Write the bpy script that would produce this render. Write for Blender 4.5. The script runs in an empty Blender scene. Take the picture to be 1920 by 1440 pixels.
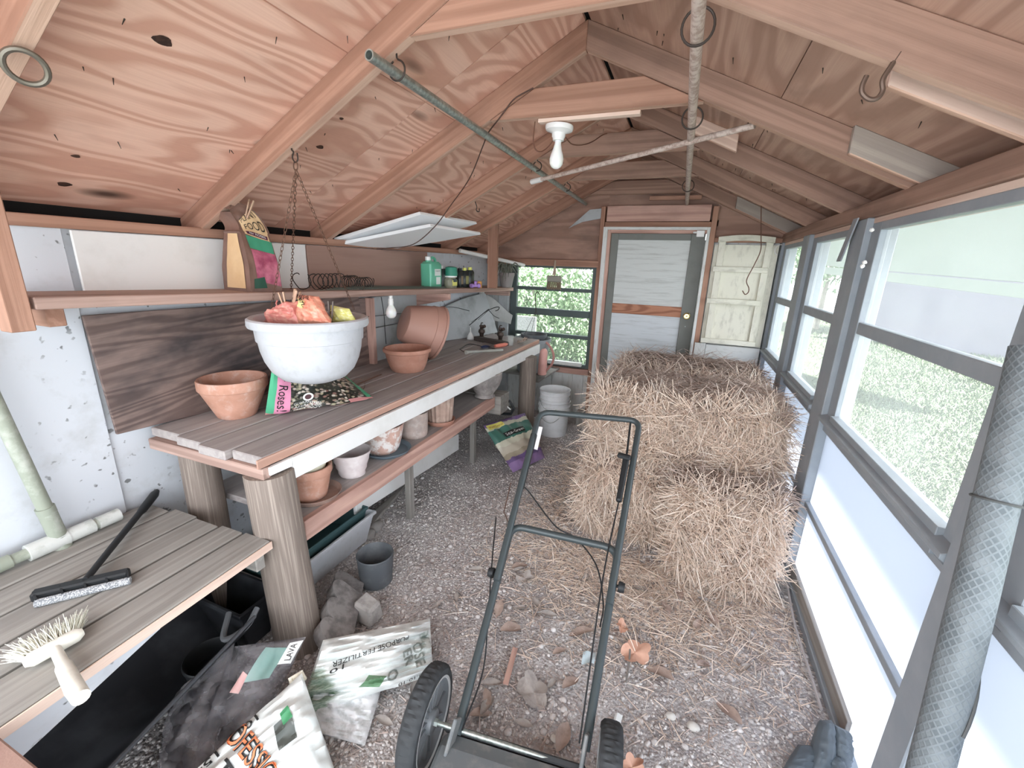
import bpy, math, random
import numpy as np
from mathutils import Vector as V, Matrix, noise
rnd = random.Random(11)
C = bpy.context.scene.collection
# ------------------------------------------------------------------ camera
F, H = 807.99, 1.62
yaw, pit, rol = [math.radians(a) for a in (21.16045, 15.65814, 1.94855)]
fwd = V((-math.sin(yaw)*math.cos(pit), math.cos(yaw)*math.cos(pit), -math.sin(pit)))
r0 = V((math.cos(yaw), math.sin(yaw), 0)); u0 = r0.cross(fwd)
right = r0*math.cos(rol) + u0*math.sin(rol); up = -r0*math.sin(rol) + u0*math.cos(rol)
O = V((0, 0, H))
cam = bpy.data.cameras.new('camera'); co = bpy.data.objects.new('camera', cam); C.objects.link(co)
M = Matrix((right, up, -fwd)).transposed().to_4x4(); M.translation = O
co.matrix_world = M
cam.sensor_width = 36; cam.lens = F/1920*36; cam.clip_start = .02; cam.clip_end = 200
bpy.context.scene.camera = co
# survey helpers: sight line through a picture point met with a real plane of the room
def ray(px, py): return right*((px-960)/F) - up*((py-720)/F) + fwd
def Z(px, py, z=0): d = ray(px, py); return O + d*((z-H)/d.z)
def X(px, py, x): d = ray(px, py); return O + d*(x/d.x)
def Y(px, py, y): d = ray(px, py); return O + d*(y/d.y)
def rad(p, hw): return hw*(p-O).dot(fwd)/F      # half width in picture points -> metres at p
# ------------------------------------------------------------------ mesh builder
def fr(axis):                                    # frame with third axis along `axis`
    a = V(axis).normalized(); t = V((0, 0, 1)) if abs(a.z) < .9 else V((0, 1, 0))
    x = t.cross(a).normalized(); return x, a.cross(x), a
class MB:
    def __init__(s): s.v, s.f, s.g, s.m, s.s = [], [], [], [], []
    def add(s, vs, fs, gs=None, mi=0, sm=False):
        b = len(s.v); off = V((rnd.uniform(-9, 9), rnd.uniform(-9, 9), rnd.uniform(-9, 9)))
        s.v += [V(v) for v in vs]
        s.g += [V(g)+off for g in (gs if gs is not None else vs)]
        for f in fs: s.f.append([b+i for i in f]); s.m.append(mi); s.s.append(sm)
        return s
    def box(s, a, b, ax='y', mi=0):
        a, b = V(a), V(b)
        vs = [V((x, y, z)) for z in (a.z, b.z) for y in (a.y, b.y) for x in (a.x, b.x)]
        k = {'x': (0, 1, 2), 'y': (1, 0, 2), 'z': (2, 0, 1)}[ax]
        gs = [V((v[k[0]], v[k[1]], v[k[2]])) for v in vs]
        return s.add(vs, [(0, 2, 3, 1), (4, 5, 7, 6), (0, 1, 5, 4), (2, 6, 7, 3), (0, 4, 6, 2), (1, 3, 7, 5)], gs, mi)
    def bar(s, p, q, w, h, up=(0, 0, 1), mi=0, w2=None, h2=None):
        p, q = V(p), V(q); d = (q-p); L = d.length; d.normalize()
        x = d.cross(V(up)).normalized(); y = x.cross(d)
        vs, gs = [], []
        for (c, l, ww, hh) in ((p, 0, w, h), (q, L, w2 or w, h2 or h)):
            for sx, sy in ((-1, -1), (1, -1), (1, 1), (-1, 1)):
                vs.append(c+x*(sx*ww/2)+y*(sy*hh/2)); gs.append(V((l, sx*ww/2, sy*hh/2)))
        return s.add(vs, [(3, 2, 1, 0), (4, 5, 6, 7), (0, 1, 5, 4), (1, 2, 6, 5), (2, 3, 7, 6), (3, 0, 4, 7)], gs, mi)
    def prism(s, pts, vec, gdir, mi=0):          # extrude a polygon; gdir = grain direction
        pts = [V(p) for p in pts]; vec = V(vec); n = len(pts)
        gx = V(gdir).normalized(); gz = vec.normalized(); gy = gz.cross(gx)
        vs = pts+[p+vec for p in pts]
        gs = [V((v.dot(gx), v.dot(gy), v.dot(gz))) for v in vs]
        fs = [tuple(range(n))[::-1], tuple(range(n, 2*n))]+[(i, (i+1) % n, n+(i+1) % n, n+i) for i in range(n)]
        return s.add(vs, fs, gs, mi)
    def tube(s, path, r, n=8, closed=False, mi=0, cap=True):
        path = [V(p) for p in path]; N = len(path); rs = r if isinstance(r, (list, tuple)) else [r]*N
        vs, gs, l = [], [], 0; x = None
        for i, p in enumerate(path):
            a = path[i-1] if (i > 0 or closed) else p; b = path[(i+1) % N] if (i < N-1 or closed) else p
            t = (b-a).normalized()
            if x is None: x = fr(t)[0]
            x = (x-t*x.dot(t)).normalized(); y = t.cross(x)
            if i: l += (p-path[i-1]).length
            for k in range(n):
                an = 2*math.pi*k/n; o = x*math.cos(an)+y*math.sin(an)
                vs.append(p+o*rs[i]); gs.append(V((l, rs[i]*math.cos(an), rs[i]*math.sin(an))))
        fs = []
        for i in range(N if closed else N-1):
            for k in range(n):
                a, b = i*n+k, i*n+(k+1) % n; c, d = ((i+1) % N)*n+(k+1) % n, ((i+1) % N)*n+k
                fs.append((a, b, c, d))
        if cap and not closed: fs += [tuple(range(n))[::-1], tuple(range((N-1)*n, N*n))]
        return s.add(vs, fs, gs, mi, True)
    def lathe(s, prof, c=(0, 0, 0), n=40, axis=(0, 0, 1), mi=0, fn=None, cap=True):
        x, y, a = fr(axis); c = V(c); vs, gs = [], []
        for (r, z) in prof:
            for k in range(n):
                an = 2*math.pi*k/n; rr, zz = (r, z) if fn is None else fn(r, z, an)
                vs.append(c+(x*math.cos(an)+y*math.sin(an))*rr+a*zz); gs.append(V((rr*math.cos(an), rr*math.sin(an), zz)))
        fs = [(i*n+k, i*n+(k+1) % n, (i+1)*n+(k+1) % n, (i+1)*n+k) for i in range(len(prof)-1) for k in range(n)]
        if cap and prof[0][0] > 1e-6: fs.append(tuple(range(n))[::-1])
        if cap and prof[-1][0] > 1e-6: fs.append(tuple(range((len(prof)-1)*n, len(prof)*n)))
        b = len(s.v); s.add(vs, fs, gs, mi, True); s.last_g = (b, c)
        return s
    def grid(s, fn, nu, nv, mi=0, gfn=None, flip=False, wu=False):
        vs, gs = [], []
        for j in range(nv+1):
            for i in range(nu+(0 if wu else 1)):
                u, v = i/nu, j/nv; vs.append(V(fn(u, v))); gs.append(V(gfn(u, v)) if gfn else vs[-1])
        W = nu if wu else nu+1
        fs = []
        for j in range(nv):
            for i in range(nu):
                q = (j*W+i, j*W+(i+1) % W, (j+1)*W+(i+1) % W, (j+1)*W+i)
                fs.append(q[::-1] if flip else q)
        return s.add(vs, fs, gs, mi, True)
    def blob(s, c, r, sub=1, seed=0, rough=.2, mi=0, sc=(1, 1, 1), sm=True):
        vs, fs = ico(sub); c = V(c); out = []
        for v in vs:
            k = 1+rough*noise.noise(v*1.3+V((seed*3.1, seed*1.7, seed)))
            out.append(c+V((v.x*sc[0], v.y*sc[1], v.z*sc[2]))*r*k)
        return s.add(out, fs, None, mi, sm)
_ico = {}
def ico(sub):
    if sub not in _ico:
        t = (1+5**.5)/2
        vs = [V(p).normalized() for p in ((-1, t, 0), (1, t, 0), (-1, -t, 0), (1, -t, 0), (0, -1, t), (0, 1, t), (0, -1, -t), (0, 1, -t), (t, 0, -1), (t, 0, 1), (-t, 0, -1), (-t, 0, 1))]
        fs = [(0, 11, 5), (0, 5, 1), (0, 1, 7), (0, 7, 10), (0, 10, 11), (1, 5, 9), (5, 11, 4), (11, 10, 2), (10, 7, 6), (7, 1, 8), (3, 9, 4), (3, 4, 2), (3, 2, 6), (3, 6, 8), (3, 8, 9), (4, 9, 5), (2, 4, 11), (6, 2, 10), (8, 6, 7), (9, 8, 1)]
        for _ in range(sub):
            m, nf = {}, []
            def mid(a, b):
                k = (min(a, b), max(a, b))
                if k not in m: m[k] = len(vs); vs.append((vs[a]+vs[b]).normalized())
                return m[k]
            for a, b, c in fs:
                ab, bc, ca = mid(a, b), mid(b, c), mid(c, a); nf += [(a, ab, ca), (b, bc, ab), (c, ca, bc), (ab, bc, ca)]
            fs = nf
        _ico[sub] = (vs, fs)
    return _ico[sub]
LOC = {}
def wloc(o): return LOC[o.name]
def mk(name, mb, mats, par=None, label=None, cat=None, group=None, kind=None, bev=0, loc=None, sharp=40):
    me = bpy.data.meshes.new(name)
    if loc is None:
        if par is not None: loc = wloc(par)
        else:
            xs = [v.x for v in mb.v]; ys = [v.y for v in mb.v]
            loc = V(((min(xs)+max(xs))/2, (min(ys)+max(ys))/2, min(v.z for v in mb.v)))
    loc = V(loc)
    me.from_pydata([v-loc for v in mb.v], [], mb.f)
    at = me.attributes.new('gr', 'FLOAT_VECTOR', 'POINT')
    at.data.foreach_set('vector', np.array([tuple(g) for g in mb.g], dtype=np.float32).ravel())
    for m in (mats if isinstance(mats, (list, tuple)) else [mats]): me.materials.append(m)
    me.polygons.foreach_set('material_index', mb.m)
    me.polygons.foreach_set('use_smooth', mb.s)
    if any(mb.s): me.set_sharp_from_angle(angle=math.radians(sharp))
    me.update()
    o = bpy.data.objects.new(name, me); C.objects.link(o)
    if par is not None: o.parent = par; o.location = loc-wloc(par)
    else: o.location = loc
    LOC[o.name] = loc
    tag(o, label, cat, group, kind)
    if bev:
        b = o.modifiers.new('edge', 'BEVEL'); b.width = bev; b.segments = 1; b.limit_method = 'ANGLE'; b.angle_limit = .6
    return o
def tag(o, label=None, cat=None, group=None, kind=None):
    for k, v in (('label', label), ('category', cat), ('group', group), ('kind', kind)):
        if v: o[k] = v
    return o
def thing(name, loc, label, cat, group=None):
    o = bpy.data.objects.new(name, None); C.objects.link(o); o.location = V(loc); LOC[o.name] = V(loc)
    o.empty_display_size = .05
    return tag(o, label, cat, group)
def S(name, mb, mats, bev=0, par=None): return mk(name, mb, mats, par, kind=None if par else 'structure', bev=bev)
def circ(c, r, axis, n=16, a0=0, a1=2*math.pi, r2=None):
    x, y, a = fr(axis); c = V(c)
    return [c+x*(r*math.cos(a0+(a1-a0)*i/n))+y*((r2 or r)*math.sin(a0+(a1-a0)*i/n)) for i in range(n+(0 if abs(a1-a0-2*math.pi) < 1e-6 else 1))]
def spline(pts, n=8):
    pts = [V(p) for p in pts]; P = [pts[0]*2-pts[1]]+pts+[pts[-1]*2-pts[-2]]; out = []
    for i in range(1, len(P)-2):
        a, b, c, d = P[i-1:i+3]
        for k in range(n):
            t = k/n; out.append(.5*((2*b)+(c-a)*t+(2*a-5*b+4*c-d)*t*t+(3*b-a-3*c+d)*t**3))
    return out+[pts[-1]]
# ------------------------------------------------------------------ materials
def srgb(c):
    return tuple(((x/255)/12.92 if x/255 <= .04045 else ((x/255+.055)/1.055)**2.4) for x in c)+(1,)
class NT:
    def __init__(s, name, rough=.7, metal=0, spec=.3):
        s.mat = bpy.data.materials.new(name); s.mat.use_nodes = True; s.t = s.mat.node_tree
        s.b = s.t.nodes['Principled BSDF']; s.out = s.t.nodes['Material Output']
        s.b.inputs['Roughness'].default_value = rough; s.b.inputs['Metallic'].default_value = metal
        s.b.inputs['Specular IOR Level'].default_value = spec
        a = s.n('ShaderNodeAttribute'); a.attribute_name = 'gr'; s.gr = a.outputs['Vector']
    def n(s, k, **kw):
        x = s.t.nodes.new(k)
        for a, b in kw.items(): setattr(x, a, b)
        return x
    def put(s, node, key, val):
        i = node.inputs[key]
        if isinstance(val, bpy.types.NodeSocket): s.t.links.new(val, i)
        else: i.default_value = val
    def map(s, scale, loc=(0, 0, 0), vec=None):
        m = s.n('ShaderNodeMapping'); s.put(m, 'Vector', vec or s.gr); m.inputs['Scale'].default_value = scale; m.inputs['Location'].default_value = loc
        return m.outputs[0]
    def noise(s, vec, scale=1, detail=3, rough=.5, dist=0):
        x = s.n('ShaderNodeTexNoise'); s.put(x, 'Vector', vec); x.inputs['Scale'].default_value = scale; x.inputs['Detail'].default_value = detail
        x.inputs['Roughness'].default_value = rough; x.inputs['Distortion'].default_value = dist
        return x.outputs[0]
    def math(s, op, a, b=0., c=None):
        x = s.n('ShaderNodeMath', operation=op); s.put(x, 0, a); s.put(x, 1, b)
        if c is not None: s.put(x, 2, c)
        return x.outputs[0]
    def ramp(s, fac, stops, interp='LINEAR'):
        x = s.n('ShaderNodeValToRGB'); s.put(x, 'Fac', fac); e = x.color_ramp.elements; x.color_ramp.interpolation = interp
        while len(e) < len(stops): e.new(.5)
        for k, (p, c) in enumerate(stops): e[k].position = p; e[k].color = c if len(c) == 4 else srgb(c)
        return x.outputs[0]
    def mix(s, fac, a, b, mode='MIX'):
        x = s.n('ShaderNodeMix', data_type='RGBA', blend_type=mode); s.put(x, 0, fac); s.put(x, 6, a if not isinstance(a, tuple) or len(a) == 4 else srgb(a)); s.put(x, 7, b if not isinstance(b, tuple) or len(b) == 4 else srgb(b))
        return x.outputs[2]
    def mask(s, fac, lo, hi):
        x = s.n('ShaderNodeMapRange'); s.put(x, 0, fac); x.inputs[1].default_value = lo; x.inputs[2].default_value = hi
        return x.outputs[0]
    def col(s, c): s.put(s.b, 'Base Color', c if not isinstance(c, tuple) or len(c) == 4 else srgb(c)); return s
    def bump(s, h, dist=.002, strength=.6):
        x = s.n('ShaderNodeBump'); s.put(x, 'Height', h); x.inputs['Distance'].default_value = dist; x.inputs['Strength'].default_value = strength
        s.t.links.new(x.outputs[0], s.b.inputs['Normal']); return s
def plain(name, c, rough=.6, metal=0, spec=.35): return NT(name, rough, metal, spec).col(c).mat
def wood(name, light, dark, stain=None, K=9, sx=.55, sy=5, fine=.25, rough=.75, knots=0, amt=.4, contour=.75):
    n = NT(name, rough, 0, .25)
    a = n.noise(n.map((sx, sy, sy)), 1, 2, .45)
    w = n.math('PINGPONG', n.math('MULTIPLY', a, K), .5)
    w2 = n.mask(w, .14, .36)
    g = n.noise(n.map((3, 160, 160)), 1, 3, .6)
    base = n.mix(n.math('MULTIPLY', w2, contour), light, dark)
    base = n.mix(n.mask(g, .35, .75), base, n.mix(fine, base, dark))
    if stain:
        sn = n.noise(n.map((1.3, 3, 3)), 1, 5, .65)
        base = n.mix(n.math('MULTIPLY', n.mask(sn, .5, .72), amt), base, stain)
    if knots:
        vo = n.n('ShaderNodeTexVoronoi'); n.put(vo, 'Vector', n.map((1.1, 3.2, 3.2))); vo.inputs['Scale'].default_value = knots
        base = n.mix(n.mask(vo.outputs['Distance'], .13, .07), base, tuple(int(x*.45) for x in dark))
    n.col(base); n.bump(n.math('ADD', g, n.math('MULTIPLY', w2, .3)), .0015, .5)
    return n.mat
def paint(name, c, dirt, amt=.6, lo=.55, hi=.75, scale=6, specks=None, rough=.6, streak=(1, 1, 1)):
    n = NT(name, rough, 0, .3)
    a = n.noise(n.map(streak), scale, 6, .65)
    base = n.mix(n.math('MULTIPLY', n.mask(a, lo, hi), amt), c, dirt)
    if specks:
        v = n.noise(n.map((1, 1, 1)), specks, 2, .5)
        v2 = n.noise(n.map((1, 1, 1), (5, 3, 1)), specks*.22, 2, .5)
        base = n.mix(n.math('MULTIPLY', n.math('MULTIPLY', n.mask(v, .635, .67), n.mask(v2, .42, .58)), .75), base, (70, 70, 66))
    n.col(base); n.bump(a, .001, .3); return n.mat
def clay(name, c, c2, salt, samt=.5, lo=.5, hi=.7, sc=9, z0=None):
    n = NT(name, .85, 0, .2)
    a = n.noise(n.gr, sc, 5, .6); b = n.noise(n.map((1, 1, 1), (4, 7, 2)), sc*2.3, 6, .7)
    base = n.mix(n.mask(a, .35, .65), c, c2)
    base = n.mix(n.math('MULTIPLY', n.mask(b, lo, hi), samt), base, salt)
    n.col(base); n.bump(b, .001, .4); return n.mat
# ------------------------------------------------------------------ palette
PLY = wood('roof_plywood', (238, 198, 178), (208, 158, 138), (158, 118, 104), K=15, sx=.8, sy=3.4, fine=.3, knots=1.0, amt=.35, contour=.85)
PLYR = wood('aged_plywood', (196, 162, 144), (164, 130, 114), (112, 94, 86), K=9, sx=.7, sy=4.5, fine=.35, amt=.5)
RAFT = wood('rafter_wood', (182, 142, 122), (150, 112, 94), (100, 74, 64), K=4, sx=.4, sy=14, fine=.35, knots=.8, amt=.45)
RAFTR = wood('aged_rafter_wood', (170, 138, 122), (140, 112, 98), (96, 78, 72), K=4, sx=.4, sy=14, fine=.35, knots=.7, amt=.5)
PALE = wood('pale_lumber', (234, 210, 194), (208, 178, 162), None, K=4, sx=.5, sy=16, fine=.3)
GREYW = wood('weathered_plank', (162, 158, 152), (134, 129, 124), (98, 94, 92), K=5, sx=.45, sy=14, fine=.4, knots=.7, amt=.4, contour=.6)
BENCHW = wood('bench_plank', (176, 169, 166), (154, 146, 144), (120, 113, 112), K=4, sx=.4, sy=18, fine=.3, knots=.6, amt=.4, contour=.5)
SHELFW = wood('shelf_plank', (186, 158, 146), (146, 120, 110), (112, 96, 90), K=4, sx=.4, sy=20, fine=.4, amt=.4)
DARKPLY = wood('stained_plywood', (138, 119, 112), (94, 79, 75), (52, 52, 56), K=10, sx=.9, sy=8, fine=.35, amt=.95)
LOGW = wood('log_wood', (160, 148, 138), (122, 110, 102), (90, 80, 74), K=3, sx=2.2, sy=75, fine=.85, knots=1.3, amt=.6, contour=.7)
BROWNB = wood('brown_board', (164, 134, 122), (148, 118, 108), None, K=2, sx=1, sy=8, fine=.3)
REDW = wood('reddish_board', (212, 174, 160), (176, 138, 126), (136, 110, 102), K=6, sx=.6, sy=9, fine=.35, amt=.4)
WHITE = paint('white_paint', (208, 212, 218), (166, 166, 162), .5, .52, .74, 5, specks=26)
WHITE2 = paint('clean_white_paint', (232, 232, 230), (196, 194, 186), .4, .5, .75, 4)
WHITEW = paint('white_boards', (222, 224, 222), (160, 156, 146), .5, .5, .7, 7, streak=(1, 4, 4))
GREYP = paint('grey_panel', (178, 182, 184), (120, 120, 118), .6, .5, .72, 4, streak=(1, 1, 1))
FRAME = paint('hazed_frame_paint', (148, 156, 163), (170, 175, 180), .6, .45, .7, 5, rough=.45)  # dark grey paint, with the haze over the right wall mixed into its colour
FRAMEB = paint('dark_green_frame', (84, 94, 94), (66, 74, 74), .5, .5, .7, 5, rough=.45)
DOORF = paint('grey_door_paint', (124, 126, 122), (104, 106, 102), .5, .5, .7, 5)
GALV = NT('galvanized', .42, .75, .5); GALV.col(GALV.mix(GALV.mask(GALV.noise(GALV.gr, 60, 4, .6), .35, .65), (150, 160, 156), (196, 204, 200))); GALV = GALV.mat
RUST = paint('rusty_pipe', (204, 188, 178), (158, 134, 122), .8, .45, .6, 45, rough=.7)
IRON = plain('dark_iron', (74, 66, 62), .55, .6)
WIRE = plain('rusty_wire', (112, 84, 70), .6, .5)
BLACKP = plain('black_plastic', (38, 40, 42), .5)
PORC = plain('white_porcelain', (238, 238, 236), .25, 0, .5)
BULB = NT('frosted_bulb', .2, 0, .5).col((250, 248, 246)); BULB.b.inputs['Subsurface Weight'].default_value = .3; BULB = BULB.mat
BRASS = plain('brass', (214, 196, 140), .25, .9)
BLACK = plain('tar_paper', (22, 22, 22), .9)
# ------------------------------------------------------------------ the shell
XL, XR, YB, XC, ZC = -2.05, .71, 4.45, -.53, 2.62
SL, SR = .523, .468
def zl(x): return ZC+SL*(x-XC)
def zr(x): return ZC-SR*(x-XC)
YF = -.9
# roof plywood: two courses of sheets on each slope with open seams
m = MB()
def slab(x0, x1, y0, y1, fz, mi):
    v = [V((x0, y0, fz(x0))), V((x1, y0, fz(x1))), V((x1, y1, fz(x1))), V((x0, y1, fz(x0)))]
    m.prism(v, (0, 0, .014), (0, 1, 0), mi)
for y0, y1 in ((YF, .63), (.634, 1.85), (1.854, 3.05), (3.054, YB+.25)):
    slab(-1.166, XC-.012, y0, y1, zl, 0); slab(-2.4, -1.17, y0, y1, zl, 0)
for y0, y1 in ((YF, 1.05), (1.054, 2.27), (2.274, 3.4), (3.404, YB+.25)):
    slab(XC+.012, .24, y0, y1, zr, 1); slab(.243, 1.06, y0, y1, zr, 1)
CEIL = S('ceiling', m, [PLY, PLYR])
KN = paint('wood_knot', (92, 66, 56), (48, 38, 36), .8, .4, .6, 30)
def knot(px, py, a):
    d = ray(px, py); k = ((ZC-SL*XC)-H)/(d.z-SL*d.x); p = O+d*k; ex, ey = V((0, 1, 0)), V((1, 0, SL)).normalized(); n_ = V((SL, 0, -1)).normalized()*.0015
    m = MB(); m.add([p+n_]+[p+n_+ex*(a*1.5*math.cos(t))*(1+.2*math.sin(3*t+px))+ey*(a*math.sin(t)) for t in np.linspace(0, 2*math.pi, 15)[:-1]], [(0, 1+i, 1+(i+1) % 14) for i in range(14)]); mk('wood_knot', m, KN, CEIL)
for px, py, a in ((305, 75, .016), (120, 345, .013), (600, 275, .012), (628, 186, .010), (142, 292, .008), (455, 390, .008), (640, 222, .007), (457, 335, .007)): knot(px, py, a)
m = MB(); m.prism([(XC-.12, YF, zl(XC-.12)+.018), (XC, YF, ZC+.02), (XC+.12, YF, zr(XC+.12)+.018), (XC+.12, YF, zr(XC+.12)+.022), (XC, YF, ZC+.03), (XC-.12, YF, zl(XC-.12)+.022)], (0, YB+1.2, 0), (0, 1, 0))
S('trim_1', m, BLACK)
m = MB(); m.prism([(-2.42, YF, zl(-2.42)+.03), (XC, YF, ZC+.04), (1.08, YF, zr(1.08)+.03), (1.08, YF, zr(1.08)+.045), (XC, YF, ZC+.06), (-2.42, YF, zl(-2.42)+.045)], (0, YB+1.2, 0), (0, 1, 0))
S('ceiling', m, BLACK)
EDGE = wood('bounce_lit_edge_wood', (214, 180, 160), (186, 150, 130), (140, 108, 94), K=4, sx=.4, sy=16, fine=.3, amt=.3)  # underside faces: bounce light from the floor is put into this paler wood
# rafters, collar ties
RY = [-.14, .61, 1.37, 2.11, 2.87, 3.64, 4.40]
ordn = ['', 'nearest', 'second', 'third', 'fourth', 'fifth', 'last']
rl, rr, ct = [], [], []
D = .112
for i, y in enumerate(RY):
    y0, y1 = y, y+.04
    a, b = -2.3, XC
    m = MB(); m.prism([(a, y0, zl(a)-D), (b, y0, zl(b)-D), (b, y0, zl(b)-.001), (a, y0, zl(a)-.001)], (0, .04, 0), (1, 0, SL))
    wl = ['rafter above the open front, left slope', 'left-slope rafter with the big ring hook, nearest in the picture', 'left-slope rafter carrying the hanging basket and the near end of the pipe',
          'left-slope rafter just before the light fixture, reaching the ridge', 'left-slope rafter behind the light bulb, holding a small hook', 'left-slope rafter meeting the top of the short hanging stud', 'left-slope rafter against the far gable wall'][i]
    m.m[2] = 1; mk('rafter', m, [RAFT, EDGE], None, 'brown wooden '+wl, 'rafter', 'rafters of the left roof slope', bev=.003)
    a, b = XC, .84
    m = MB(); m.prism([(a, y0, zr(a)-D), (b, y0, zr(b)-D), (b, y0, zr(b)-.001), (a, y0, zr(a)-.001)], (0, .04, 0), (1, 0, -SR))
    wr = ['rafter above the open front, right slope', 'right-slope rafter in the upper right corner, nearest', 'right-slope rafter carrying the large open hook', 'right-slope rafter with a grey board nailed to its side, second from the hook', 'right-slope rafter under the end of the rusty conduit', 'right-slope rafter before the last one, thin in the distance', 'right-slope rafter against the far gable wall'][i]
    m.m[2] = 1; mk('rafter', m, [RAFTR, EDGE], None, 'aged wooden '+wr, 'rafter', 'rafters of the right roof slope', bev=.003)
    if i >= 2:
        zb, zt = 2.27, 2.385
        if i == 2: zb, zt = 2.30, 2.42
        xa = lambda z: XC+(z-(ZC-D))/SL-.003; xb = lambda z: XC-(z-(ZC-D))/SR+.003
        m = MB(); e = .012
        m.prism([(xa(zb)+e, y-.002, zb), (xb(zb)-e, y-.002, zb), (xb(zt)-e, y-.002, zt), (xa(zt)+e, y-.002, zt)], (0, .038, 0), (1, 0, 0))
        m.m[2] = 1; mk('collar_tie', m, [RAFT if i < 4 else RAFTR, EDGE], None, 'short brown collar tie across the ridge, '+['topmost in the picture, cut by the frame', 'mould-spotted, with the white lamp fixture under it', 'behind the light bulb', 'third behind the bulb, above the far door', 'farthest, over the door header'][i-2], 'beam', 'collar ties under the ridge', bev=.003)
# sister boards on the right slope, ledger strips
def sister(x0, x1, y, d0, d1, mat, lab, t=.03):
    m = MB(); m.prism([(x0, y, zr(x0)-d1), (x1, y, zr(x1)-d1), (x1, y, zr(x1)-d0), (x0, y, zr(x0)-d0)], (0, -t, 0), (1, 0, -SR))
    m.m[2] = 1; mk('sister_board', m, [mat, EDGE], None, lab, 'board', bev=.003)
GREYR = wood('grey_board_wood', (180, 170, 160), (156, 146, 138), (128, 120, 114), K=4, sx=.5, sy=10, fine=.4)
sister(.49, .84, 2.108, .0, .095, GREYR, 'grey-brown board nailed to the side of the right rafter before the big window post')
sister(.40, .84, 1.51, .02, .11, PALE, 'pale strip fixed behind the right rafter with the open hook', .025)
sister(.42, .84, 2.20, .02, .098, PALE, 'narrow pale strip behind the grey board on the right slope', .03)
sister(-.10, .15, 2.78, .0, .085, PALE, 'short yellowish block with knots behind the end of the rusty conduit', .03)
sister(.30, .84, 4.395, .0, .10, GREYR, 'grey board on the far right rafter by the gable', .02)
# added eave light blocks, then the plates
m = MB(); m.box((-2.20, YF, 1.60), (-2.16, YB+.1, zl(-2.16)), 'y'); S('eave_light_block_left', m, BLACK)  # black board added behind the left plate to keep sky light out
m = MB(); m.box((.842, YF, 1.875), (.862, YB+.1, zr(.862)), 'y'); S('eave_light_block_right', m, BLACK)  # black board added behind the right plate, closing the eave gap against light
m = MB(); m.box((-2.16, YF, 1.685), (-2.03, YB, 1.725)); S('trim_2', m, RAFT, .003)
m = MB(); m.box((XR-.005, YF, 1.862), (XR+.13, YB, 1.935)); S('trim_3', m, RAFTR, .004)
m = MB(); m.box((XR+.012, YF, 1.838), (XR+.10, YB, 1.862)); S('trim_4', m, PALE, .003)
# left wall: base sheet, then the near sheet proud of it
m = MB(); m.box((XL-.08, YF, -.02), (XL-.014, YB+.1, 1.72), 'z'); S('wall_left', m, WHITE)
m = MB(); m.box((XL-.013, YF, .0), (XL, .895, 1.685), 'z'); S('trim_5', m, WHITE, .001)
# ground
GR = NT('ground_dirt', .95, 0, .15)
a_ = GR.noise(GR.gr, 2.2, 5, .65); b_ = GR.noise(GR.gr, 70, 4, .6); c_ = GR.noise(GR.map((1, 1, 1), (3, 3, 3)), 28, 4, .7)
vo = GR.n('ShaderNodeTexVoronoi'); GR.put(vo, 'Vector', GR.gr); vo.inputs['Scale'].default_value = 85
gx = GR.n('ShaderNodeSeparateXYZ'); GR.put(gx, 0, GR.gr)
base = GR.mix(GR.mask(a_, .36, .62), (206, 202, 201), (160, 155, 155))
base = GR.mix(GR.mask(c_, .52, .68), base, (216, 212, 209))
base = GR.mix(GR.mask(vo.outputs['Distance'], .42, .2), base, GR.mix(GR.mask(b_, .4, .6), (208, 203, 200), (150, 143, 140)))
GR.col(base); GR.bump(GR.math('SUBTRACT', b_, vo.outputs['Distance']), .01, .8); GR = GR.mat
def gz(x, y): return .018*noise.noise(V((x*1.7, y*1.7, 3)))+.008*noise.noise(V((x*7, y*7, 1)))-.006
m = MB(); m.grid(lambda u, v: (-2.08+2.84*u, -1.0+5.6*v, gz(-2.08+2.84*u, -1.0+5.6*v)), 110, 200, gfn=lambda u, v: V((-2.08+2.84*u, -1.0+5.6*v, 0)))
b0 = m.g[0]-V((-2.08, -1.0, 0)); m.g = [g-b0 for g in m.g]
S('floor', m, GR)
# ------------------------------------------------------------------ right wall: posts, sashes, panes, translucent lower panels
GLASS = NT('dusty_pane', .3)
def panemat(name, c, tr, rough, alpha):
    n = NT(name, rough); t = n.t
    tp = n.n('ShaderNodeBsdfTransparent'); tl = n.n('ShaderNodeBsdfTranslucent'); df = n.n('ShaderNodeBsdfDiffuse'); gl = n.n('ShaderNodeBsdfGlossy')
    tl.inputs[0].default_value = df.inputs[0].default_value = srgb(c); gl.inputs['Roughness'].default_value = rough
    m1 = n.n('ShaderNodeMixShader'); m1.inputs[0].default_value = tr; t.links.new(df.outputs[0], m1.inputs[1]); t.links.new(tl.outputs[0], m1.inputs[2])
    m2 = n.n('ShaderNodeMixShader'); m2.inputs[0].default_value = alpha
    if alpha < 1:
        nz = n.noise(n.gr, 3.5, 5, .65); t.links.new(n.math('MULTIPLY_ADD', nz, alpha*1.2, alpha*.4), m2.inputs[0])
    t.links.new(tp.outputs[0], m2.inputs[1]); t.links.new(m1.outputs[0], m2.inputs[2])
    m3 = n.n('ShaderNodeMixShader'); m3.inputs[0].default_value = .03; t.links.new(m2.outputs[0], m3.inputs[1]); t.links.new(gl.outputs[0], m3.inputs[2])
    t.links.new(m3.outputs[0], n.out.inputs['Surface']); return n.mat
PANE = panemat('dusty_glass', (235, 240, 240), .55, .15, .14)
PANEL = panemat('translucent_sheet', (200, 204, 213), .76, .4, 1)
xi, xo = XR, XR+.05
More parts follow.
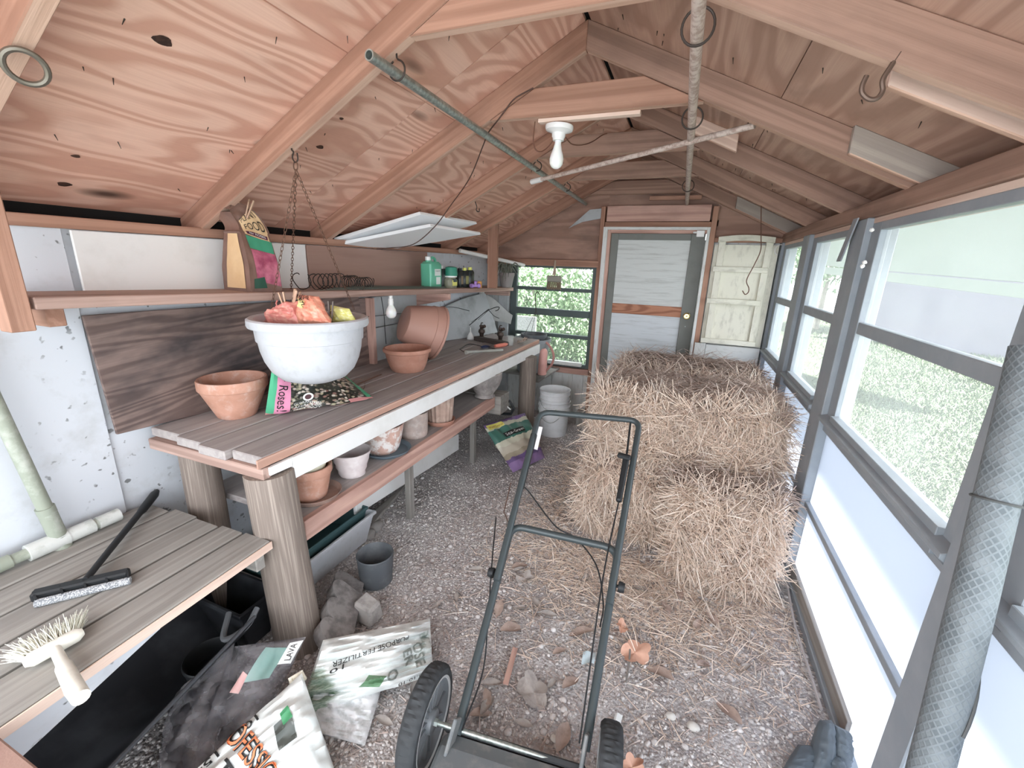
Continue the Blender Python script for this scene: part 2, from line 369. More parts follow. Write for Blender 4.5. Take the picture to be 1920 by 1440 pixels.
def post(name, y0, y1, z0=-.05, z1=1.862, x0=xi, x1=XR+.11, mat=None):
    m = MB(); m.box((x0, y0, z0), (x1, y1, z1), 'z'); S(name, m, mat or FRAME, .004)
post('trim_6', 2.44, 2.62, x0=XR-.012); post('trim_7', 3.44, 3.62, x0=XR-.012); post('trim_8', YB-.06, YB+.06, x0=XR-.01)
post('trim_9', 1.17, 1.28, x0=XR-.015); post('trim_10', YF, YF+.09); post('trim_11', .12, .24)
bays = [(.24, 1.17), (1.28, 2.44), (2.62, 3.44), (3.62, YB-.06)]
for k, (y0, y1) in enumerate(bays):
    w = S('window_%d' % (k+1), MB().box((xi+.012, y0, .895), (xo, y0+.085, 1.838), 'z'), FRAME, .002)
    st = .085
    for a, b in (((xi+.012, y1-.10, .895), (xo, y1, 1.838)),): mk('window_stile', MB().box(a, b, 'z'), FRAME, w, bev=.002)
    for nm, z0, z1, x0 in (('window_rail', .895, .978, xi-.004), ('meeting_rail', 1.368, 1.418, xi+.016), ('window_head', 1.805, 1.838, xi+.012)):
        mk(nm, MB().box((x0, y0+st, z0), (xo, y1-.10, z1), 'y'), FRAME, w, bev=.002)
    mk('pane', MB().box((xi+.028, y0+st, .978), (xi+.031, y1-.10, 1.368)), PANE, w)
    mk('pane', MB().box((xi+.034, y0+st, 1.418), (xi+.037, y1-.10, 1.805)), PANE, w)
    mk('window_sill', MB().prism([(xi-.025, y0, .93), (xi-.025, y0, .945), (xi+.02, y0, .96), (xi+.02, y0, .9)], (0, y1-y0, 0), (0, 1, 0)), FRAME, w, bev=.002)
    p = S('wall_right', MB().box((xi+.03, y0, .03), (xi+.034, y1, .90)), PANEL)
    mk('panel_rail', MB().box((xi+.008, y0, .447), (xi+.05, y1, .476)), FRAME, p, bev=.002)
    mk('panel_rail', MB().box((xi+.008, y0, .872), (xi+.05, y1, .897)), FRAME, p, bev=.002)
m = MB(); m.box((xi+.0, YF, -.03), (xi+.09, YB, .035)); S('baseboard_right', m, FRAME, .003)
m = MB(); m.bar((.735, 1.52, .05), (.73, 2.44, .055), .02, .10); mk('loose_plank', m, GREYW, None, 'narrow grey plank along the foot of the right wall', 'plank', bev=.002)
# ------------------------------------------------------------------ far gable wall
m = MB()
GB = wood('gable_plywood', (176, 142, 126), (144, 114, 100), (112, 94, 86), K=6, sx=.8, sy=4, fine=.4, amt=.7)
yb = YB+.05
m.prism([(XL, yb, 1.64), (-.80, yb, 1.64), (-.80, yb, zl(-.80)-.05), (XL, yb, zl(XL))], (0, .02, 0), (1, 0, 0), 0)          # left of the door
m.prism([(.17, yb, 1.88), (XR+.05, yb, 1.88), (XR+.05, yb, zr(XR+.05)), (.17, yb, zr(.17))], (0, .02, 0), (1, 0, 0), 0)
m.prism([(-.80, yb, 2.03), (.17, yb, 2.03), (.17, yb, zr(.17)), (XC, yb, ZC-.004), (-.80, yb, zl(-.80))], (0, .02, 0), (1, 0, 0), 0)
m.box((-.84, yb, 2.0), (.19, yb+.02, 2.05), 'x', 0)
m.box((XL-.08, yb-.01, -.05), (-1.72, yb+.02, 1.64), 'z', 1)
for x in np.arange(-1.72, -.84, .115): m.box((x, yb-.01, -.05), (min(x+.112, -.82), yb+.02, .585), 'z', 1)
m.box((.10, yb-.01, -.05), (XR+.12, yb+.02, 1.88), 'z', 1)
S('wall_back', m, [GB, WHITEW])
# framing of the gable wall
m = MB(); m.box((XL, YB-.035, 1.605), (-.84, YB+.05, 1.668), 'x'); S('trim_12', m, RAFT, .003)
m = MB(); m.box((-.855, YB-.03, -.02), (-.815, YB+.06, 2.17), 'z'); S('trim_13', m, RAFT, .003)
m = MB(); m.box((.13, YB-.03, -.02), (.175, YB+.06, 2.16), 'z'); S('trim_14', m, RAFT, .003)
m = MB(); m.box((-.80, YB-.02, 2.035), (.115, YB+.02, 2.175), 'x'); S('trim_15', m, REDW, .003)
m = MB(); m.box((-.81, YB-.03, 1.975), (.13, YB+.05, 2.03), 'x'); S('trim_16', m, RAFT, .003)
m = MB(); m.box((-.42, YB-.05, 2.215), (.02, YB-.02, 2.25), 'x'); mk('slat', m, RAFT, None, 'thin brown slat nailed up above the door header', 'slat', bev=.002)
m = MB(); m.box((-.815, YB-.05, -.02), (-.775, YB+.05, 1.985), 'z'); m.box((-.775, YB-.05, 1.96), (.105, YB+.05, 1.985), 'x'); m.box((.105, YB-.045, -.02), (.13, YB+.05, 1.985), 'z'); S('trim_17', m, WHITEW, .002)
m = MB(); m.box((-.775, YB-.03, -.02), (-.745, YB+.05, 1.96), 'z'); m.box((-.745, YB-.03, 1.93), (.105, YB+.05, 1.96), 'x'); S('trim_18', m, REDW, .002)
m = MB(); m.box((.175, YB-.02, 1.86), (XR, YB+.05, 1.90), 'x'); S('trim_19', m, RAFT, .003)
m = MB(); m.box((-1.74, YB-.03, .495), (-.84, YB+.045, .555), 'x'); S('trim_20', m, REDW, .003)
# door
dy = YB+.005
m = MB(); m.box((-.742, dy, .0), (-.672, dy+.035, 1.93), 'z'); m.box((-.02, dy, .0), (.10, dy+.035, 1.93), 'z'); m.box((-.672, dy, 1.872), (-.02, dy+.035, 1.93), 'x'); m.box((-.672, dy, 0), (-.02, dy+.035, .16), 'x')
d = S('door_1', m, DOORF, .003)
mk('door_panel', MB().box((-.675, dy+.012, 1.265), (-.018, dy+.026, 1.875), 'x'), paint('door_white', (212, 216, 214), (160, 162, 158), .6, .5, .7, 6, streak=(.5, 5, 9)), d)
mk('door_panel', MB().box((-.675, dy+.012, .15), (-.018, dy+.026, 1.18), 'x'), paint('door_white_low', (214, 220, 224), (160, 164, 162), .6, .5, .7, 6, streak=(.5, 5, 9)), d)
mk('lock_rail', MB().box((-.672, dy-.004, 1.172), (-.02, dy+.03, 1.268), 'x'), wood('rail_plywood', (190, 138, 112), (140, 92, 72), None, K=14, sx=1.2, sy=5, fine=.3), d, bev=.002)
kb = mk('door_knob', MB().lathe([(0, 0), (.03, 0), (.032, .006), (.014, .012), (.013, .03), (.026, .04), (.03, .052), (.024, .064), (.01, .066), (0, .063)], (.035, dy, 1.19), 24, (0, -1, 0)), BRASS, d)
mk('latch_screw', MB().lathe([(0, 0), (.006, 0), (.005, .004), (0, .005)], (.035, dy, 1.09), 10, (0, -1, 0)), GALV, d)
mk('door_closer', MB().box((.02, YB-.075, 1.90), (.085, YB-.045, 1.955), 'x').box((-.01, YB-.065, 1.93), (.02, YB-.055, 1.945), 'x'), PORC, None, 'small white plastic door contact at the top right of the far door', 'door hardware', bev=.003)
# back window (no. 5)
wy = YB+.0
m = MB(); m.box((-1.775, wy, .56), (-1.705, wy+.05, 1.605), 'z'); m.box((-.895, wy, .56), (-.845, wy+.05, 1.605), 'z'); m.box((-1.705, wy, 1.585), (-.895, wy+.05, 1.605), 'x'); m.box((-1.705, wy, .56), (-.895, wy+.05, .60), 'x')
w = S('window_5', m, FRAMEB, .002)
for za, zb, t in ((1.352, 1.388, .0), (1.095, 1.165, -.012), (.868, .906, .0)): mk('window_rail', MB().box((-1.705, wy+t, za), (-.895, wy+.05, zb), 'x'), FRAMEB, w, bev=.002)
for za, zb in ((.6, .868), (.906, 1.095), (1.165, 1.352), (1.388, 1.585)): mk('pane', MB().box((-1.705, wy+.03, za), (-.895, wy+.033, zb)), panemat('far_pane', (235, 242, 238), .5, .1, .05) if za < .7 else bpy.data.materials['far_pane'], w)
m = MB(); m.box((-1.30, YB-.05, .585), (-.93, YB-.003, .625), 'x'); S('trim_21', m, WHITEW, .003)
# corner post of the gable
m = MB(); m.box((-1.90, YB-.04, .0), (-1.785, YB+.03, 1.605), 'z'); S('trim_22', m, GREYP, .003)
# shutter and boards right of the door
SHUT = paint('flaking_cream_paint', (226, 224, 210), (176, 174, 160), .5, .5, .66, 9, streak=(1, 2.5, 2.5), rough=.8)
r = thing('shutter', (.42, YB-.03, .95), 'old cream louvre-less shutter with three rails standing right of the far door', 'shutter')
mk('panel', MB().box((.185, YB-.022, .955), (.69, YB-.006, 1.84), 'z'), SHUT, r)
for x in (.215, .585): mk('stile', MB().box((x, YB-.048, .965), (x+.055, YB-.0225, 1.868), 'z'), SHUT, r, bev=.002)
for z, x0, x1 in ((1.63, .195, .63), (1.35, .185, .62), (.985, .185, .64)): mk('rail', MB().box((x0, YB-.075, z-.022), (x1, YB-.0485, z+.022), 'x'), SHUT, r, bev=.002)
pts = [(.205+.44*i/12, 1.86+.018*math.sin(math.pi*i/12)) for i in range(13)]
m = MB(); m.prism([(x, YB-.08, z-.005) for x, z in pts]+[(x, YB-.08, z+.042) for x, z in pts[::-1]], (0, .03, 0), (1, 0, 0)); mk('top_rail', m, SHUT, r, bev=.002)
m = MB(); m.box((.14, YB-.05, .55), (.235, YB-.012, .955), 'z'); m.box((.24, YB-.035, .55), (.69, YB-.012, .945), 'x'); m.lathe([(0, 0), (.012, 0), (.012, .003), (0, .003)], (.185, YB-.05, .86), 12, (0, -1, 0))
mk('white_board', m, WHITEW, None, 'white painted boards with a slot under the cream shutter', 'board', bev=.002)
m = MB(); m.tube(circ((.70, YB-.06, 1.80), .045, (0, 1, 0), 14, -1.2, 1.6), .004, 6, cap=True); mk('wire_loop', m, PORC, None, 'loose white cable loop beside the top of the cream shutter', 'cable')
m = MB(); m.prism([Y(1066, 428, 4.43), Y(1092, 416, 4.43), Y(1130, 409, 4.43), Y(1129, 391, 4.43), Y(1106, 393, 4.43)], (0, .008, 0), (1, 0, 0)); mk('grey_strip', m, GREYP, None, 'ragged pale grey strip on the gable boards left of the door header', 'strip')
# hanging wire hook before the shutter
h0 = Y(1436, 345, 3.7); pth = [h0, Y(1428, 372, 3.7), Y(1427, 440, 3.7), Y(1426, 470, 3.7), Y(1414, 497, 3.7), Y(1400, 525, 3.7), Y(1404, 540, 3.7), Y(1403, 548, 3.7), Y(1397, 552, 3.7), Y(1392, 545, 3.7)]
m = MB(); m.tube(spline(pth, 6), .0035, 6); m.tube(spline([Y(1436, 345, 3.7), Y(1443, 366, 3.7), Y(1440, 376, 3.7)], 5), .003, 6); mk('wire_hook', m, WIRE, None, 'long thin wire hook hanging before the cream shutter', 'hook')
# ------------------------------------------------------------------ upper left shelf, boards on the left wall
def slabL(name, pts, x, t, mat, lab, cat='board', ax=(0, 1, 0), bev=.002, **k):
    m = MB(); m.prism([X(px, py, x) for px, py in pts], (-t, 0, 0), ax); return mk(name, m, mat, None, lab, cat, bev=bev, **k)
def yz(name, y0, y1, z0a, z1a, z0b, z1b, x, t, mat, lab, cat='board', **k):
    m = MB(); m.prism([(x, y0, z0a), (x, y1, z0b), (x, y1, z1b), (x, y0, z1a)], (-t, 0, 0), (0, 1, 0)); return mk(name, m, mat, None, lab, cat, bev=.002, **k)
yz('white_board', .915, 1.945, 1.468, 1.682, 1.44, 1.682, -2.035, .012, WHITE2, 'smooth white board behind the upper shelf, left of the brown board')
yz('brown_board', 1.95, 3.2, 1.44, 1.682, 1.40, 1.682, -2.028, .015, BROWNB, 'smooth brown board behind the wire coils on the upper shelf')
m = MB(); z0, z1 = 1.448, 1.335
m.prism([(-2.035, .665, z0-.004), (-1.745, .665, z0-.004), (-1.715, 4.38, z1), (-2.035, 4.38, z1+.004)], (0, 0, .036), (0, 1, 0))
sh = mk('wall_shelf', m, SHELFW, None, 'long brown plank shelf high on the left wall, carrying bottles and a food bag', 'shelf', bev=.003)
def zs(y): return z0+.032+(z1-z0+.004)*(y-.665)/3.715      # top of the shelf
mk('support_block', MB().box((-2.04, .70, 1.385), (-1.79, .745, 1.442), 'x'), RAFT, sh, bev=.003)
mk('support_block', MB().prism([(-2.04, 3.02, 1.372), (-1.73, 3.02, 1.372), (-1.73, 3.02, 1.325), (-2.04, 3.02, 1.26)], (0, .04, 0), (1, 0, 0)), REDW, sh, bev=.003)
mk('support_block', MB().box((-2.02, 4.30, 1.285), (-1.735, 4.34, 1.333), 'x'), SHELFW, sh, bev=.003)
m = MB(); m.prism([(-1.80, .60, 1.385), (-1.742, .60, 1.385), (-1.742, .60, 1.98), (-1.80, .60, 1.98)], (0, .055, 0), (0, 0, 1)); mk('hanging_stud', m, RAFT, None, 'light brown stud at the left edge holding up the near end of the wall shelf', 'stud', bev=.003)
m = MB(); m.box((-1.712, 3.70, zs(3.7)), (-1.622, 3.739, 1.965), 'z'); mk('hanging_stud', m, RAFT, None, 'short brown stud between the shelf and a rafter, beside the black bottles', 'stud', bev=.003)
slabL('plywood_sheet', [(155, 592), (220, 815), (700, 696), (672, 555)], -2.018, .012, DARKPLY, 'dark water-stained plywood sheet leaning behind the bench and white basket', ax=(0, 1, .1))
# darker recess with studs and grey panels right of the leaning sheet
m = MB(); m.box((-2.045, 2.30, .9), (-2.02, 2.40, 1.36), 'y'); mk('backing_board', m, DARKPLY, None, 'dark board in the recess behind the yellow bag', 'board')
m = MB(); m.box((-2.04, 2.405, .90), (-1.975, 2.44, 1.36), 'z'); mk('wall_stud', m, REDW, None, 'thin reddish stud on the left wall beside the grey panels', 'stud', bev=.002)
for za, zb, lb in ((1.02, 1.345, 'upper'), (.902, 1.012, 'lower')):
    pass
m = MB(); m.box((-2.045, 2.46, .902), (-2.02, 3.40, 1.143), 'y'); mk('grey_board', m, GREYP, None, 'large grey panel standing on the bench behind the terracotta bowl', 'panel', bev=.002)
m = MB(); m.box((-2.05, 2.46, 1.148), (-2.025, 3.18, 1.36), 'y'); mk('grey_board', m, GREYP, None, 'narrow grey panel under the shelf behind the hanging light bulb', 'panel', bev=.002)
# bent grey sheet behind the big pot
m = MB()
def bent(u, v):
    y = 3.42+.78*u; z = .905+(.40-.10*(1-u)**2)*v
    return V((-2.03+.10*math.sin(u*1.5)*(1-.3*v)+.12*u*(1-v), y, z))
m.grid(bent, 16, 10); m.grid(lambda u, v: bent(u, v)+V((-.006, 0, 0)), 16, 10, flip=True)
mk('bent_sheet', m, GREYP, None, 'curved grey sheet leaning behind the tipped plastic pot', 'sheet')
m = MB(); m.box((-2.035, 4.20, .0), (-2.02, 4.40, 1.33), 'z'); m.box((-2.02, 4.37, .0), (-1.93, 4.40, 1.17), 'z'); mk('white_board', m, WHITE2, None, 'white strip boards in the far left corner behind the bench', 'board', bev=.002)
m = MB()
def flap(u, v): return V((-2.0+.30*u, 4.22+.12*u-.05*v, 1.30-.20*u-.20*v*(1-.35*u)+.02*math.sin(u*5+v*3)))
m.grid(flap, 12, 8); m.grid(lambda u, v: flap(u, v)+V((0, .004, 0)), 12, 8, flip=True); mk('plastic_sheet', m, panemat('milky_plastic', (206, 208, 206), .4, .4, .9), None, 'milky plastic sheet hanging under the far end of the shelf', 'sheet')
# ------------------------------------------------------------------ workbench
BZ = .9
def bx(y): return -1.372+(.072)*(y-1.02)/3.03
wb = thing('workbench', (-1.68, 2.5, 0), 'long plank potting bench on log legs along the left wall, with white front board', 'workbench')
cuts = [-2.035, -1.845, -1.69, -1.53]; 
for k in range(4):
    a0 = cuts[k]; b0 = (cuts[k+1]-.010) if k < 3 else None; ys = (1.03, 1.012, .995, 1.018)[k]
    m = MB(); ye = 4.05+(.06 if k == 1 else 0)
    a1 = a0+.0*k; bb = b0 if b0 else bx(ys); be = b0 if b0 else bx(ye)
    m.prism([(a0, ys, BZ-.038), (bb, ys, BZ-.038), (be, ye, BZ-.038), (a1, ye, BZ-.038)], (0, 0, .038), (0, 1, 0)); mk('plank', m, BENCHW, wb, bev=.004)
mk('front_edge_strip', MB().bar((bx(1.0)+.004, .995, .881), (bx(4.05)+.004, 4.05, .881), .008, .034), wood('fresh_edge', (204, 168, 150), (172, 134, 118), None, K=3, sx=.4, sy=20), wb)
m = MB(); m.prism([(bx(1.13)+.002, 1.13, .858), (bx(1.13)+.002, 1.13, .768), (bx(4.03)+.002, 4.03, .768), (bx(4.03)+.002, 4.03, .858)], (.022, 0, 0), (0, 1, 0)); m.prism([(bx(1.03)+.002, 1.03, .858), (bx(1.03)+.002, 1.03, .825), (bx(1.13)+.002, 1.128, .822), (bx(1.13)+.002, 1.128, .858)], (.018, 0, 0), (0, 1, 0))
mk('fascia_board', m, WHITE2, wb, bev=.002, label='white front board')
mk('end_rail', MB().box((-2.02, 1.005, .815), (-1.36, 1.04, .861), 'x'), SHELFW, wb, bev=.003)
mk('end_rail', MB().box((-2.02, 3.98, .79), (-1.33, 4.02, .861), 'x'), SHELFW, wb, bev=.003)
def logleg(x, y, r, z1, n=26, lean=0):
    m = MB(); s = rnd.random()*9
    m.lathe([(r*(1.02-.05*i/14), -.05+(z1+.05)*i/14) for i in range(15)]+[(0, z1)], (x, y, 0), n, fn=lambda rr, zz, a: (rr*(1+.055*noise.noise(V((math.cos(a)*1.6, math.sin(a)*1.6, zz*1.3+s)))+.02*math.sin(a*9+s)), zz)); 
    m.g = [V((g.z, g.x, g.y)) for g in m.g]
    if z1 == .815: m.v = [v+V((-.05*v.z/.815, 0, 0)) for v in m.v]
    return m
for x, y, r, z in ((-1.365, 1.075, .09, .815), (-1.87, 1.10, .072, .86), (-1.285, 3.72, .08, .79), (-1.93, 3.72, .08, .86)): mk('log_leg', logleg(x, y, r, z), LOGW, wb)
SZ = .555
mk('lower_shelf', MB().box((-1.98, 1.18, SZ-.03), (-1.38, 3.10, SZ), 'y'), BENCHW, wb, bev=.002)
mk('shelf_front_board', MB().box((-1.38, 1.15, SZ-.088), (-1.345, 3.10, SZ+.004), 'y'), REDW, wb, bev=.003)
for y in (2.05, 2.95): [mk('shelf_leg', MB().box((xl_, y, -.03), (xl_+.04, y+.045, SZ-.031), 'z'), GREYW, wb, bev=.003) for xl_ in (-1.50, -1.95)]
# white board propped under the lower shelf, grey plank on the ground before it
m = MB(); m.prism([(-1.60, 1.72, .19), (-1.60, 2.95, .10), (-1.60, 2.95, .24), (-1.60, 1.72, .36)], (-.02, 0, 0), (0, 1, 0)); mk('white_board', m, WHITE2, None, 'white board set on edge under the lower bench shelf', 'board', bev=.002)
m = MB(); m.prism([Z(697, 990, .03), Z(702, 963, .03), Z(786, 888, .03), Z(768, 905, .03)], (0, 0, .02), (0, 1, 0)); mk('loose_plank', m, GREYW, None, 'dark grey plank lying on the ground below the lower shelf', 'plank', bev=.002)
# ------------------------------------------------------------------ low plank table, near left
TZ = .575
tb = thing('low_table', (-1.68, .55, 0), 'low grey plank table in the near left corner holding a squeegee and brush', 'table')
ex = [-2.04, -1.885, -1.74, -1.60, -1.475, -1.335]
for k in range(5):
    yend = (.965, .985, .975, .985, .99)[k]
    m = MB(); m.prism([(ex[k], -.25, TZ-.034), (ex[k+1]-.012+(.05 if k == 4 else 0), -.25, TZ-.034), (ex[k+1]-.012, yend, TZ-.034), (ex[k], yend, TZ-.034)], (0, 0, .034), (0, 1, 0)); mk('plank', m, GREYW, tb, bev=.004)
mk('edge_strip', MB().bar((-1.288, -.25, TZ-.018), (-1.341, .99, TZ-.018), .004, .03), PALE, tb)
mk('end_block', MB().box((-1.95, .925, TZ-.10), (-1.352, .962, TZ-.035), 'x'), GREYW, tb, bev=.003)
mk('leg', MB().box((-2.0, .86, -.02), (-1.93, .924, TZ-.035), 'z'), GREYW, tb, bev=.003)
mk('leg', MB().box((-1.98, -.2, -.02), (-1.91, -.13, TZ-.035), 'z'), GREYW, tb, bev=.003)
mk('leg', MB().box((-1.40, .10, -.02), (-1.33, .16, TZ-.036), 'z'), GREYW, tb, bev=.003)
m = MB(); m.box((-1.28, .12, -.02), (-.98, .245, .60), 'z'); mk('brown_post', m, BROWNB, None, 'brown board standing at the lower left corner before the low table', 'post', bev=.004)
m = MB(); m.prism([(-1.345, .24, TZ-.036), (-1.345, .64, TZ-.036), (-1.345, .60, .52), (-1.345, .24, .42)], (-.02, 0, 0), (0, 1, 0)); mk('apron_board', m, WHITE, tb, label='white board under the table edge', bev=.002)
# grey conduit standing on the left wall
r = thing('conduit', (-1.98, .68, .58), 'dull grey-green plastic pipe rising up the near left wall', 'pipe')
PVC = paint('grey_pvc', (150, 156, 142), (196, 198, 190), .7, .5, .7, 12, rough=.5)
a, b = X(122, 1032, -1.985), X(0, 775, -1.985); b = a+(b-a)*1.5
mk('pipe', MB().tube([a, b], .021, 16), PVC, r)
d = (b-a)
for t0, t1, rr in ((.0, .16, .026), (.17, .40, .025), (.40, .46, .026)): mk('coupling', MB().tube([a+d*t0*.5, a+d*t1*.5], rr, 16), PVC, r)
a2, b2 = V((-1.985, .84, .606)), V((-1.985, .25, .606))
mk('pipe', MB().tube([a2, b2], .019, 14), PVC, r)
for t0, t1, rr in ((0, .12, .025), (.14, .27, .027), (.27, .45, .03), (.52, .62, .024), (.82, .95, .025)): mk('coupling', MB().tube([a2+(b2-a2)*t0, a2+(b2-a2)*t1], rr, 14), PVC if t0 > .3 else paint('pale_pvc%d' % int(t0*100), (206, 208, 204), (140, 146, 134), .7, .5, .7, 12, rough=.4), r)
# ------------------------------------------------------------------ pots
TERRA = clay('terracotta', (200, 154, 135), (180, 134, 114), (216, 200, 192), .45)
TERRA2 = clay('terracotta_plain', (188, 141, 123), (172, 124, 106), (202, 170, 156), .25)
TERRAM = clay('mossy_terracotta', (208, 172, 158), (184, 152, 140), (232, 228, 224), .9, .47, .56)
GREYC = clay('grey_stained_clay', (192, 172, 162), (164, 152, 146), (206, 200, 194), .6)
PLTER = plain('brown_plastic_pot', (178, 138, 124), .5)
BUCKW = paint('white_bucket_plastic', (236, 238, 240), (200, 200, 198), .4, .5, .7, 10, rough=.4)
WPLAST = paint('white_plastic', (190, 192, 196), (158, 158, 156), .35, .5, .7, 26, rough=.45)
CREAM = paint('cream_glaze', (226, 222, 200), (180, 172, 150), .5, .5, .7, 8, rough=.4)
LILAC = clay('white_clay', (226, 218, 216), (204, 192, 192), (240, 236, 236), .5)
DGREY = paint('dark_grey_plastic', (92, 96, 100), (136, 138, 140), .6, .45, .68, 8, rough=.55)
SOIL = paint('potting_soil', (74, 62, 56), (40, 34, 32), .8, .4, .6, 40, rough=.95)
def potprof(rt, rb, h, rim=0., rt2=.0, t=.008, curve=0):
    """outer wall, rim band, inner wall"""
    P = [(0, 0), (rb-.004, 0), (rb, .004)]; zr_ = h-rim; r1 = rt-rt2
    for i in range(1, 9):
        u = i/8; P.append((rb+(r1-rb)*(u if not curve else u**curve), .004+(zr_-.004)*u))
    if rt2: P += [(rt-.002, zr_+.002), (rt, zr_+.006), (rt, h-.005), (rt-.003, h)]
    P += [(rt-t, h), (rt-t-.003, h-.006)]
    for i in range(1, 7):
        u = 1-i/7; P.append((max(.005, rb-t+(r1-rb)*(u if not curve else u**curve)), t+(zr_-t)*u))
    return P+[(rb-t, t), (0, t)]
def seat(px, py, z, r):                          # centre of a round foot whose front edge shows at (px, py)
    f = Z(px, py, z); d = V((f.x, f.y, 0)).normalized(); return f+d*r
def pot(name, c, prof, mat, lab, cat='flower pot', n=44, axis=(0, 0, 1), fn=None, **k):
    m = MB(); m.lathe(prof, c, n, axis, fn=fn); return mk(name, m, mat, None, lab, cat, **k)
# wide terracotta pot on the bench
c = seat(447, 787, BZ, .080); h = Y(440, 708, c.y).z-BZ
pot('terracotta_pot', c, potprof(.140, .080, h, .048, .006, .011), TERRA, 'wide terracotta pot at the near end of the bench, beside the bag of rose food')
c = seat(765, 698, BZ, .07); rr_ = rad(c, 44); h = (Y(764, 653, c.y).z-BZ)*1.04
pr = [(0, 0), (rr_*.64, 0), (rr_*.68, .006), (rr_*.76, h*.22), (rr_*.83, h*.45), (rr_*.855, h*.58), (rr_*.875, h*.60), (rr_*.90, h*.78), (rr_*.91, h*.80), (rr_*.98, h*.84), (rr_*1.0, h*.92), (rr_*.97, h*.99), (rr_*.90, h), (rr_*.86, h*.93), (rr_*.8, h*.55), (rr_*.7, h*.2), (rr_*.6, h*.1), (0, h*.1)]
o = pot('terracotta_bowl', c, pr, TERRA2, 'terracotta bowl with a rolled rim on the bench before the tipped pot')
# big tipped plastic pot: rim facing right and away
base = X(757, 628, -1.86); rimc = Z(822, 622, 1.02)
rim_lo = Z(836, 663, BZ+.004)
rimc = V((-1.73, 0, 0)); rimc = X(819, 619, -1.70); ax = V((.50, .62, -.28)).normalized()
R_ = rad(rimc, 51); L_ = R_*1.32
pr = [(0, 0), (R_*.55, 0), (R_*.62, .006), (R_*.76, L_*.3), (R_*.86, L_*.58), (R_*.90, L_*.70), (R_*.92, L_*.705), (R_*.96, L_*.93), (R_*1.0, L_*.935), (R_*1.01, L_*.99), (R_*.985, L_), (R_*.95, L_*.98), (R_*.88, L_*.7), (R_*.74, L_*.3), (R_*.6, L_*.03), (0, L_*.03)]
tip = rimc-ax*L_
m = MB(); m.lathe(pr, tip, 48, ax); lo = min(v.z for v in m.v); m.v = [v+V((0, 0, BZ+.001-lo)) for v in m.v]
TIPPOT = mk('plastic_planter', m, PLTER, None, 'large brown plastic pot tipped on its side at the back of the bench', 'flower pot')
# lower shelf
def shelfpot(name, bx_, by_, hw, ty, prof, mat, lab, **k):
    c = Z(bx_, by_, SZ+k.pop('dz', 0)); r = rad(c, hw); h = Y(bx_, ty, c.y).z-c.z
    return c, r, h, pot(name, c, prof(r, h), mat, lab, **k)
def saucer(c, r, mat, lab, h=.022, group=None):
    return pot('saucer', c, [(0, 0), (r*.84, 0), (r*.88, .003), (r, h), (r*.98, h+.002), (r*.95, h), (r*.84, .007), (0, .007)], mat, lab, 'saucer')
c1 = Z(592, 930, SZ); saucer(c1, .115, clay('dark_saucer_clay', (164, 136, 124), (128, 114, 108), (186, 170, 160), .4), 'brown clay saucer under the nested terracotta pots on the lower shelf', .026)
c1p = c1+V((-.014, -.012, .008))
pot('terracotta_pot', c1p, potprof(.100, .070, .155, .04, .006, .009), TERRA, 'stained terracotta pot holding a cream pot, near end of the lower shelf')
pot('glazed_pot', c1p+V((0, 0, .055)), potprof(.084, .052, .135, .0, .0, .006), CREAM, 'cream pot nested inside the stained terracotta pot on the lower shelf')
c2 = Z(661, 889, SZ); r2 = rad(c2, 36)
pot('white_pot', c2, potprof(r2, r2*.62, .135, .0, 0, .006), LILAC, 'white clay pot with swirled ridges on the lower shelf', fn=lambda r, z, a: (r+(.003*math.sin(z*170+1.3*math.sin(a)) if r > .045 and z < .115 else 0), z))
c3 = Z(720, 846, SZ); r3 = rad(c3, 41); saucer(c3+V((.015, .01, 0)), r3*1.08, plain('blue_grey_plastic', (110, 124, 134), .5), 'blue-grey plastic saucer under the mossy terracotta pot')
pot('terracotta_pot', c3+V((-.01, 0, .008)), potprof(r3, r3*.68, .165, 0, 0, .009, .62), TERRAM, 'rounded terracotta pot with white bloom, on the blue-grey saucer')
c4 = Z(776, 815, SZ); r4 = rad(c4, 27); pot('clay_planter', c4, potprof(r4, r4*.92, .16, 0, 0, .010, .5), GREYC, 'straight-sided grey stained clay pot on the lower shelf, left of the woven pot')
c5 = Z(825, 792, SZ); r5 = rad(c5, 27); saucer(c5, r5*1.05, TERRA2, 'shallow terracotta saucer under the woven pot on the lower shelf', .03)
pot('woven_pot', c5+V((0, 0, .008)), potprof(r5*.95, r5*.78, .18, 0, 0, .006, .7), clay('basket_clay', (190, 164, 150), (160, 136, 124), (214, 198, 184), .4), 'brown pot with a basket-weave surface on the lower shelf', n=72, fn=lambda r, z, a: (r+(.0035*math.sin(a*18+(math.pi if int(z/.011) % 2 else 0)) if r > .06 else 0), z))
# fluted urn near the far leg
c6 = V((-1.42, 3.06, .56)); 
m = MB(); m.box((-1.62, 3.115, .40), (-1.30, 3.30, .56), 'x'); mk('wooden_block', m, GREYW, None, 'dark wooden block under the fluted urn at the end of the lower shelf', 'block', bev=.004)
pot('fluted_urn', c6, [(0, 0), (.075, 0), (.085, .008), (.078, .02), (.07, .03), (.09, .06), (.12, .11), (.135, .16), (.138, .21), (.13, .215), (.125, .2), (.11, .1), (.06, .04), (0, .04)], clay('grey_urn', (176, 168, 164), (130, 124, 122), (206, 196, 190), .6), 'grey fluted urn under the far end of the bench', n=96, fn=lambda r, z, a: (r*(1+.035*abs(math.sin(a*9))-.02) if .04 < z < .2 and r > .07 else r, z))
